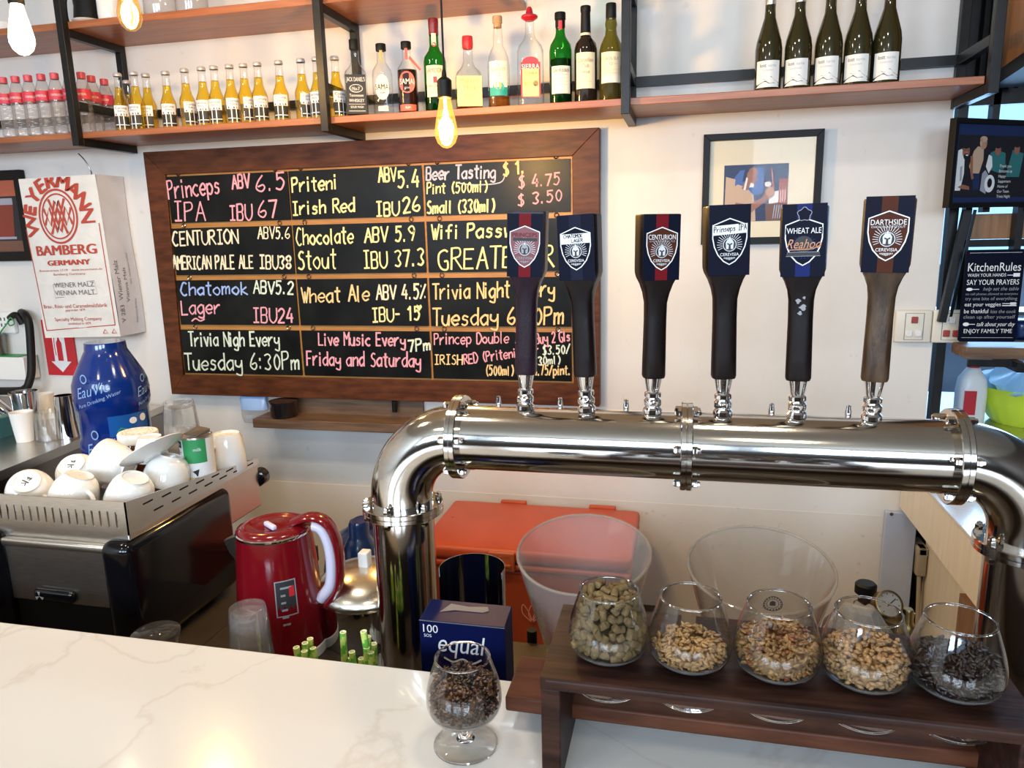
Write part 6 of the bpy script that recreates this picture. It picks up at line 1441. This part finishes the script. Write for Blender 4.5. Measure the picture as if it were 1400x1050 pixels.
# paper straws
def straw(label, px, py, Y, lean, L):
    q = onY(px, py, Y); t = thing('paper_straw', label, 'straw', (q.x, Y, q.z), (lean[0], lean[1], random.uniform(0, 3)), 'green striped paper straws')
    mb = MB(); r = .0052; n = 12; m_ = 30
    vs = []; 
    for j in range(m_+1):
        for k in range(n): a = 2*PI*k/n; vs.append((r*math.cos(a), r*math.sin(a), -L*j/m_))
    base = len(mb.v); mb.v += vs
    for j in range(m_):
        for k in range(n):
            k2 = (k+1) % n; mb.f.append((j*n+k, (j+1)*n+k, (j+1)*n+k2, j*n+k2)); ph = (j*1.0+k*6/n) % 6
            mb.m.append(0 if ph < 2.6 else 1); mb.sm.append(True)
    mb.build('tube', [M['straw_green'], M['straw_lime']], t)
    mb = MB(); mb.lathe([(r, 0), (r*.72, .0002), (r*.70, -.004)], 12); mb.lathe([(r*.7, -.004), (.0002, -.0045)], 12); mb.build('cut_end', M['straw_white'], t)
SL = [('leftmost of the left bunch', 405, 885, 0), ('second of the left bunch', 417, 879, 0), ('tallest of the left bunch', 424, 873, 0), ('third of the left bunch, lower', 416, 890, 0), ('right one of the left bunch', 428, 886, 0),
      ('leftmost of the right bunch', 469, 864, 1), ('tall one left in the right bunch', 497, 863, 1), ('tall one in the middle of the right bunch', 503, 870, 1), ('upper right one of the right bunch', 511, 880, 1), ('low one in the middle of the right bunch', 501, 885, 1), ('front left one of the right bunch', 481, 891, 1), ('lowest of the right bunch', 480, 899, 1), ('front right one of the right bunch', 507, 892, 1), ('front middle one of the right bunch', 494, 900, 1)]
for i, (n_, px_, py_, g) in enumerate(SL):
    Yq = .955+.012*(i % 3); q = onY(px_, py_, Yq)
    straw('green striped paper straw, '+n_, px_, py_, Yq, (random.uniform(-.06, .06), random.uniform(-.10, .10)), q.z-BZ-.004)
for nm, px_ in (('left', 416), ('right', 492)):
    q = onY(px_, 900, .967); t = thing('straw_cup', 'dark cup holding the %s bunch of paper straws, below the counter edge' % nm, 'cup', (q.x, .967, BZ+.0005))
    mb = MB(); mb.lathe([(.034, 0), (.040, .09), (.038, .09), (.032, .003), (.001, .003)], 28, capb=True); mb.build('cup_body', M['matte_black'], t)

# clear ice buckets
def bucket(label, xl, yl, xr, yr, Y, m, red=False):
    a = onY(xl, yl, Y); b = onY(xr, yr, Y); cx = (a.x+b.x)/2; R = (b.x-a.x)/2*.97; h = (a.z+b.z)/2-BZ+.006
    t = thing('ice_bucket', label, 'bucket', (cx, Y, BZ+.0005), (0, 0, 0), 'clear tapered ice buckets behind the rack')
    secs = []; n = 64
    def ring(f, inset=0): return [((R*(.44+.56*f)-inset)*math.cos(q), (R*(.44+.56*f)-inset)*math.sin(q), h*f+(.022*f*f*math.sin(q) if f > .5 else 0)) for q in [2*PI*k/n for k in range(n)]]
    mb = MB(); mb.loft([ring(i/12) for i in range(13)], caps=False); mb.loft([ring(1-i/12, .003) for i in range(13)], caps=False); mb.add(ring(0), [tuple(range(n))]); mb.build('bucket_wall', m, t, angle=60)
    rp = ring(1, .0015); mb = MB(); mb.tube(rp+[rp[0]], .0026, 8, caps=False); mb.build('rim', M['acrylic_edge'], t)
    return t
M['acrylic_edge'] = thin_glass('acrylic_edge', (.82, .80, .76), (.45, .43, .40), haze=.16, hazecol=(.8, .76, .68))
bucket('frosted clear ice bucket in front of the orange box', 706, 757, 894, 762, 1.165, M['frosted'])
bucket('clear ice bucket behind the middle glasses of the rack', 936, 776, 1147, 784, 1.165, M['acrylic'])

# ------------------------------------------------------------------ orange cool box on a low stand
zb_ = .596
t = thing('cool_box', 'bright orange plastic cool box with hinged lid by the wall', 'cool box', (-.50, 2.4, .20))
x0, x1, y0, y1 = -.855, -.142, 2.20, 2.625
mb = off(t, MB()); mb.hexa([(x0+.03, y0+.03, .205), (x1-.03, y0+.03, .205), (x1-.03, y1-.02, .205), (x0+.03, y1-.02, .205), (x0+.015, y0+.012, zb_-.075), (x1-.015, y0+.012, zb_-.075), (x1-.015, y1-.012, zb_-.075), (x0+.015, y1-.012, zb_-.075)]); mb.build('body', M['orange'], t, bevel=.012)
mb = off(t, MB()); mb.rbox(x0, y0, zb_-.074, x1, y1, zb_-.052, .008); mb.build('rim', M['orange'], t)
mb = off(t, MB()); mb.rbox(x0-.002, y0-.002, zb_-.050, x1+.002, y1, zb_, .016); lid_ = mb.build('lid', M['orange'], t)
lc = onY(685, 757, y0); mb = off(t, MB()); mb.rbox(lc.x-.040, y0-.016, lc.z-.055, lc.x+.048, y0-.0021, lc.z+.010, .004)
mb.build('latch', M['orange_dark'], t)
mb = off(t, MB()); fr = FR((lc.x, y0-.0163, lc.z-.022)); mb.line([(-.026, -.016), (.032, -.016), (.032, .020), (-.026, .020)], .006, fr, .0005, closed=True); mb.box(lc.x-.030, y0-.022, lc.z-.036, lc.x+.036, y0-.0155, lc.z-.030); mb.box(lc.x-.004, y0-.020, lc.z-.038, lc.x+.004, y0-.0155, lc.z-.002); mb.build('latch_clasp', M['orange_dark'], t)
for xx in (-.62, -.28): mb = off(t, MB()); mb.rbox(xx-.05, y1-.004, zb_-.03, xx+.05, y1+.016, zb_+.006, .004); mb.build('hinge', M['orange'], t)
for px_, py_ in ((619, 707), (857, 716)):
    q = onZ(px_, py_, zb_); mb = off(t, MB()); mb.cyl(.005, zb_-.001, zb_+.0006, 12, (q.x, q.y, 0)); mb.build('screw', M['ink_red'], t)
q = onY(728, 838, y0+.02); fr = FR((q.x, y0+.0125, q.z)); mb = off(t, MB())
for k in (-1, 0, 1): mb.line(smoothpath([(0, -.03), (.02*k-.012, 0), (.03*k, .032), (.02*k+.012, 0), (0, -.03)], 4), .003, fr, .0)
mb.build('leaf_emblem', [mat('pale_orange_print', (.80, .35, .25), .5)], t)
t = thing('low_stand', 'dark low stand under the orange cool box', 'stand', (-.5, 2.4, 0))
mb = off(t, MB()); mb.box(-.90, 2.17, .17, -.08, 2.66, .20); mb.build('stand_top', M['dark_brown'], t)
for x in (-.88, -.10):
    for y in (2.19, 2.64): mb = off(t, MB()); mb.box(x-.015, y-.015, 0, x+.015, y+.015, .17); mb.build('leg', M['black_iron'], t)
q = onY(724, 870, 1.262); mb = MB(); mb.tube([(q.x, 1.285, .0), (q.x, 1.285, .86)], .010, 10); tag(mb.build('drain_pipe', M['matte_black']), 'thin black upright pipe behind the bench below the cool box', 'pipe')

# ------------------------------------------------------------------ return counter and gas fittings at the right
t = thing('return_counter', 'white topped cream counter running along the right side to the wall', 'counter', (.95, 2.1, 0))
mb = off(t, MB()); mb.box(.750, 1.30, .790, 1.60, 2.695, .8); mb.build('counter_top', M['marble'], t, bevel=.002)
mb = off(t, MB()); mb.box(.752, 1.30, .640, .80, 2.695, .7895); mb.build('apron', M['cream_wood'], t)
mb = off(t, MB()); mb.box(.845, 1.32, 0, 1.55, 2.69, .6395); mb.build('cabinet', M['cream_wood'], t)
mb = off(t, MB()); mb.box(.82, 1.50, .0, .8445, 2.28, .53); mb.build('cabinet_post', M['brown_wood'], t)
q0 = onY(1213, 699, 2.68); q1 = onY(1204, 830, 2.68)
mb = MB(); mb.box(q0.x-.006, 2.672, .02, .805, 2.694, q0.z); o_ = mb.build('leaning_board', M['panel_blue'], bevel=.002); tag(o_, 'pale blue-grey board screwed to the wall under the return counter', 'board')
mb = MB(); qs = onY(1219, 703, 2.67); mb.M = Matrix.Translation((qs.x, 2.6715, qs.z)) @ Matrix.Rotation(PI/2, 4, 'X'); mb.cyl(.006, 0, .002, 10); s2 = mb.build('screw', M['steel_dark'], o_)
a = onX(1258, 745, .82); b = a; c_ = a
t = thing('wall_cable', 'beige cable with angled plug hanging under the return counter', 'cord', (.82, a.y, a.z-.05))
mb = off(t, MB()); mb.rbox(.808, a.y-.02, a.z-.035, .844, a.y+.09, a.z-.005, .006); mb.rbox(.810, a.y-.02, a.z-.11, .842, a.y+.025, a.z-.005, .006); mb.build('plug', M['cable'], t)
mb = off(t, MB()); mb.tube(smoothpath([(.825, a.y, a.z-.10), (.827, a.y-.01, a.z-.20), (.83, a.y-.015, a.z-.30), (.83, a.y-.02, a.z-.45), (.83, a.y, .05)], 5), .007, 8); mb.build('cable', M['cable'], t)
gcx = onY(1180, 850, 1.60)
t = thing('gas_cylinder', 'dark brown gas cylinder seen through the fourth glass of the rack', 'gas cylinder', (gcx.x, 1.60, .0005))
zz = onY(1183, 838, 1.6).z
mb = MB(); mb.lathe([(.085, 0), (.09, .01), (.09, zz-.09), (.08, zz-.04), (.055, zz-.01), (.028, zz), (.022, zz+.01), (.022, zz+.02)], 36, capb=True, capt=True); mb.build('cylinder_body', M['dark_brown'], t, angle=60)
mb = MB(); mb.lathe([(.014, zz+.02), (.014, zz+.045), (.022, zz+.047), (.022, zz+.066), (.018, zz+.070)], 20, capt=True); mb.build('valve_knob', M['matte_black'], t)
r1 = onY(1212, 832, 1.55)
t = thing('gas_regulator', 'brass gas regulator with two round dial gauges behind the rack', 'regulator', (r1.x, 1.56, r1.z))
mb = off(t, MB()); mb.tube([(gcx.x+.012, 1.60, zz+.032), (gcx.x+.09, 1.575, zz+.010)], .012, 12); mb.tube([(r1.x+.02, 1.56, r1.z-.09), (r1.x+.02, 1.56, r1.z-.03)], .018, 14)
b2 = onY(1240, 850, 1.54); mb.lathe([(.024, -.06), (.026, -.02), (.018, -.005), (.012, .005), (.011, .030), (.009, .034)], 18, c=(b2.x, 1.54, b2.z-.005), capt=True, capb=True); mb.tube([(r1.x+.02, 1.56, r1.z-.06), (b2.x, 1.54, b2.z-.05)], .010, 10)
mb.build('regulator_body', M['brass'], t)
def gauge(c, tx):
    mb = off(t, MB()); mb.M = mb.M @ Matrix.Translation(c) @ Euler((tx, 0, .25)).to_matrix().to_4x4()
    mb.lathe([(.001, -.02), (.026, -.02), (.028, -.016), (.028, .004), (.025, .005), (.0245, .001), (.0001, .001)], 32); mb.mat(1).lathe([(.0245, .0014), (.0001, .0014)], 32)
    mb.mat(2).line([(-.004, -.004), (.016, .010)], .002, (Vector((0, 0, .002)), Vector((1, 0, 0)), Vector((0, 1, 0))), 0)
    for k in range(9): a_ = PI*1.25-k*PI*1.5/8; mb.line([(.018*math.cos(a_), .018*math.sin(a_)), (.022*math.cos(a_), .022*math.sin(a_))], .0014, (Vector((0, 0, .002)), Vector((1, 0, 0)), Vector((0, 1, 0))), 0)
    mb.build('gauge', [M['brass'], M['ink_mid'], IK], t)
gauge(tuple(onY(1215, 826, 1.53)), 1.0); 
g2 = onY(1270, 890, 1.45); gauge(tuple(g2), 1.0)
mb = off(t, MB()); mb.tube([(g2.x, 1.465, g2.z-.01), (b2.x, 1.54, b2.z-.055)], .008, 10); mb.build('gauge_pipe', M['brass'], t)
bq = onY(1160, 815, 1.50); t = thing('plastic_bag', 'crumpled clear plastic bag behind the clear ice bucket', 'bag', (bq.x, 1.41, .0005))
secs = []; rng = random.Random(5); zt_ = bq.z+.02
for i, f_ in enumerate((0, .15, .4, .7, .9, 1.0)):
    rr = (.05, .08, .085, .075, .06, .03)[i]; secs.append([(rr*(1+.18*math.sin(7*q+i*2)+.1*rng.random())*math.cos(q), .6*rr*(1+.18*math.cos(5*q+i))*math.sin(q), zt_*.35+f_*zt_*.65+.006*math.sin(9*q)) for q in [2*PI*k/36 for k in range(36)]])
secs[0] = [(x, y, 0) for x, y, z in secs[0]]
mb = MB(); mb.loft(secs); mb.build('film', M['bag'], t, angle=25)

# ------------------------------------------------------------------ kitchen seen through the window at the right
KZ = .885
t = thing('kitchen_counter', 'steel kitchen counter beyond the window at the right', 'counter', (1.5, 3.1, 0))
mb = off(t, MB()); mb.box(.83, 2.76, KZ-.04, 2.55, 3.5, KZ); mb.build('counter_top', M['steel_brushed'], t)
mb = off(t, MB()); mb.box(.85, 2.80, 0, 2.5, 3.48, KZ-.04); mb.build('cabinet', M['steel_dark'], t)
a = onY(1331, 500, 2.95); t = thing('chemical_jug', 'white plastic jug with red label and cap in the kitchen window', 'jug', (a.x, 2.95, KZ+.0005))
zt_ = onY(1328, 497, 2.95).z-KZ
mb = MB(); mb.loft([rsec(0, .045, .040), rsec(zt_*.55, .047, .041), rsec(zt_*.75, .042, .038), rsec(zt_*.9, .025, .025, pw=2.2), rsec(zt_*.94, .02, .02, pw=2)]); mb.build('jug_body', M['white'], t, angle=60)
mb = MB(); mb.cyl(.021, zt_*.94, zt_*1.02, 18); mb.build('cap', M['bright_red'], t)
mb = MB(); mb.add([(-.034, -.0425, zt_*.18), (.006, -.0425, zt_*.18), (.006, -.0425, zt_*.58), (-.034, -.0425, zt_*.58)], [(0, 1, 2, 3)]); mb.build('label', M['bright_red'], t)
a = onY(1405, 556, 3.00); t = thing('colander', 'bright yellow-green plastic colander heaped with blue bags in the kitchen', 'colander', (a.x, 3.0, KZ+.0005))
zr = onY(1345, 532, 2.9).z-KZ
mb = MB(); secs = []
for f_, rr in ((0, .11), (.12, .125), (.6, .160), (.97, .172), (1, .178)): secs.append([(rr*(1+(.008*math.cos(24*q) if f_ < .9 else 0))*math.cos(q), rr*(1+(.008*math.cos(24*q) if f_ < .9 else 0))*math.sin(q), zr*f_) for q in [2*PI*k/96 for k in range(96)]])
mb.loft(secs, caps=False); mb.add(secs[0], [tuple(range(96))]); mb.build('bowl', M['yellow_green'], t, angle=60)
bgo = MB(); rng = random.Random(9); secs = []
for f_, rr in ((-.25, .140), (.0, .160), (.35, .150), (.75, .10), (1, .03)): secs.append([(rr*(1+.10*math.sin(5*q+f_*7)+.05*math.sin(11*q))*math.cos(q), rr*(1+.10*math.sin(5*q+f_*7)+.05*math.sin(11*q))*math.sin(q), zr*.96+f_*.075+.010*math.sin(6*q+f_*3)) for q in [2*PI*k/60 for k in range(60)]])
bgo.loft(secs); o_ = bgo.build('blue_bag', M['pale_blue'], None, angle=30, loc=(a.x, 3.0, KZ+.0005)); tag(o_, 'pale blue plastic bags heaped in the yellow-green colander', 'bag')
t = thing('kitchen_rack', 'dark steel rack with blue cloths behind the colander in the kitchen', 'rack', (1.5, 3.6, KZ))
mb = off(t, MB())
for z in (1.10, 1.22): mb.box(1.0, 3.50, z, 2.4, 3.7, z+.015)
for x in (1.02, 1.7, 2.38): mb.box(x-.012, 3.5, KZ+.0005, x+.012, 3.52, 1.24)
for x in (1.02, 1.7, 2.38): mb.box(x-.012, 3.66, 0, x+.012, 3.7, 1.24)
mb.build('rack_frame', M['steel_dark'], t)
mb = off(t, MB())
for k in range(4): mb.rbox(1.08+.3*k, 3.52, 1.1155, 1.32+.3*k, 3.68, 1.17+.02*(k % 2), .015)
mb.build('folded_cloth', M['dark_blue_plastic'], t)
# wooden sill pieces under and over the rules sign, iron hinge arms
t = thing('window_sill', 'brown wooden sill with black iron brackets below the rules sign', 'sill', (1.0, 2.6, 1.2))
a = onY(1318, 478, 2.60); b = onY(1400, 488, 2.66)
mb = off(t, MB()); mb.box(.865, 2.56, 1.190, 1.60, 2.69, 1.226); mb.build('sill_board', M['ledge_wood'], t, bevel=.002)
mb = off(t, MB()); mb.box(.99, 2.50, 1.16, 1.012, 2.69, 1.1895); mb.box(.87, 2.545, 1.168, .985, 2.555, 1.1895); mb.build('iron_bracket', M['black_iron'], t)
t = thing('shutter_rail', 'wooden shutter rail with black hinge bar below the group photo', 'rail', (1.0, 2.7, 1.6))
mb = off(t, MB()); mb.box(.905, 2.745, 1.555, 1.5, 2.775, 1.635); mb.build('rail_board', M['brown_wood'], t, bevel=.002)
mb = off(t, MB()); mb.box(.885, 2.742, 1.30, .904, 2.78, 1.66); mb.box(.885, 2.742, 1.530, 1.10, 2.78, 1.553); mb.box(1.02, 2.70, 1.52, 1.04, 2.741, 1.655); mb.build('hinge_bar', M['black_iron'], t)
t = thing('wooden_lintel', 'brown wooden beam over the window at the top right corner', 'beam', (1.0, 2.5, 2.1))
a0_ = onX(1362, 101, .89); a1_ = onX(1412, 66, .89)
mb = off(t, MB()); a0 = Vector(a0_); a1 = Vector(a1_); ext = (a1-a0)*1.5
mb.hexa([a0-ext*.0, a1+ext, a1+ext+Vector((.07, 0, 0)), a0+Vector((.07, 0, 0))]+[q+Vector((0, 0, .9)) for q in (a0, a1+ext, a1+ext+Vector((.07, 0, 0)), a0+Vector((.07, 0, 0)))])
mb.build('beam', M['brown_wood'], t)
mb = off(t, MB()); mb.hexa([a0+Vector((-.01, 0, -.04)), a1+ext+Vector((-.01, 0, -.04)), a1+ext+Vector((.08, 0, -.04)), a0+Vector((.08, 0, -.04)), a0+Vector((-.01, 0, -.001)), a1+ext+Vector((-.01, 0, -.001)), a1+ext+Vector((.08, 0, -.001)), a0+Vector((.08, 0, -.001))])
mb.build('iron_edge', M['black_iron'], t)
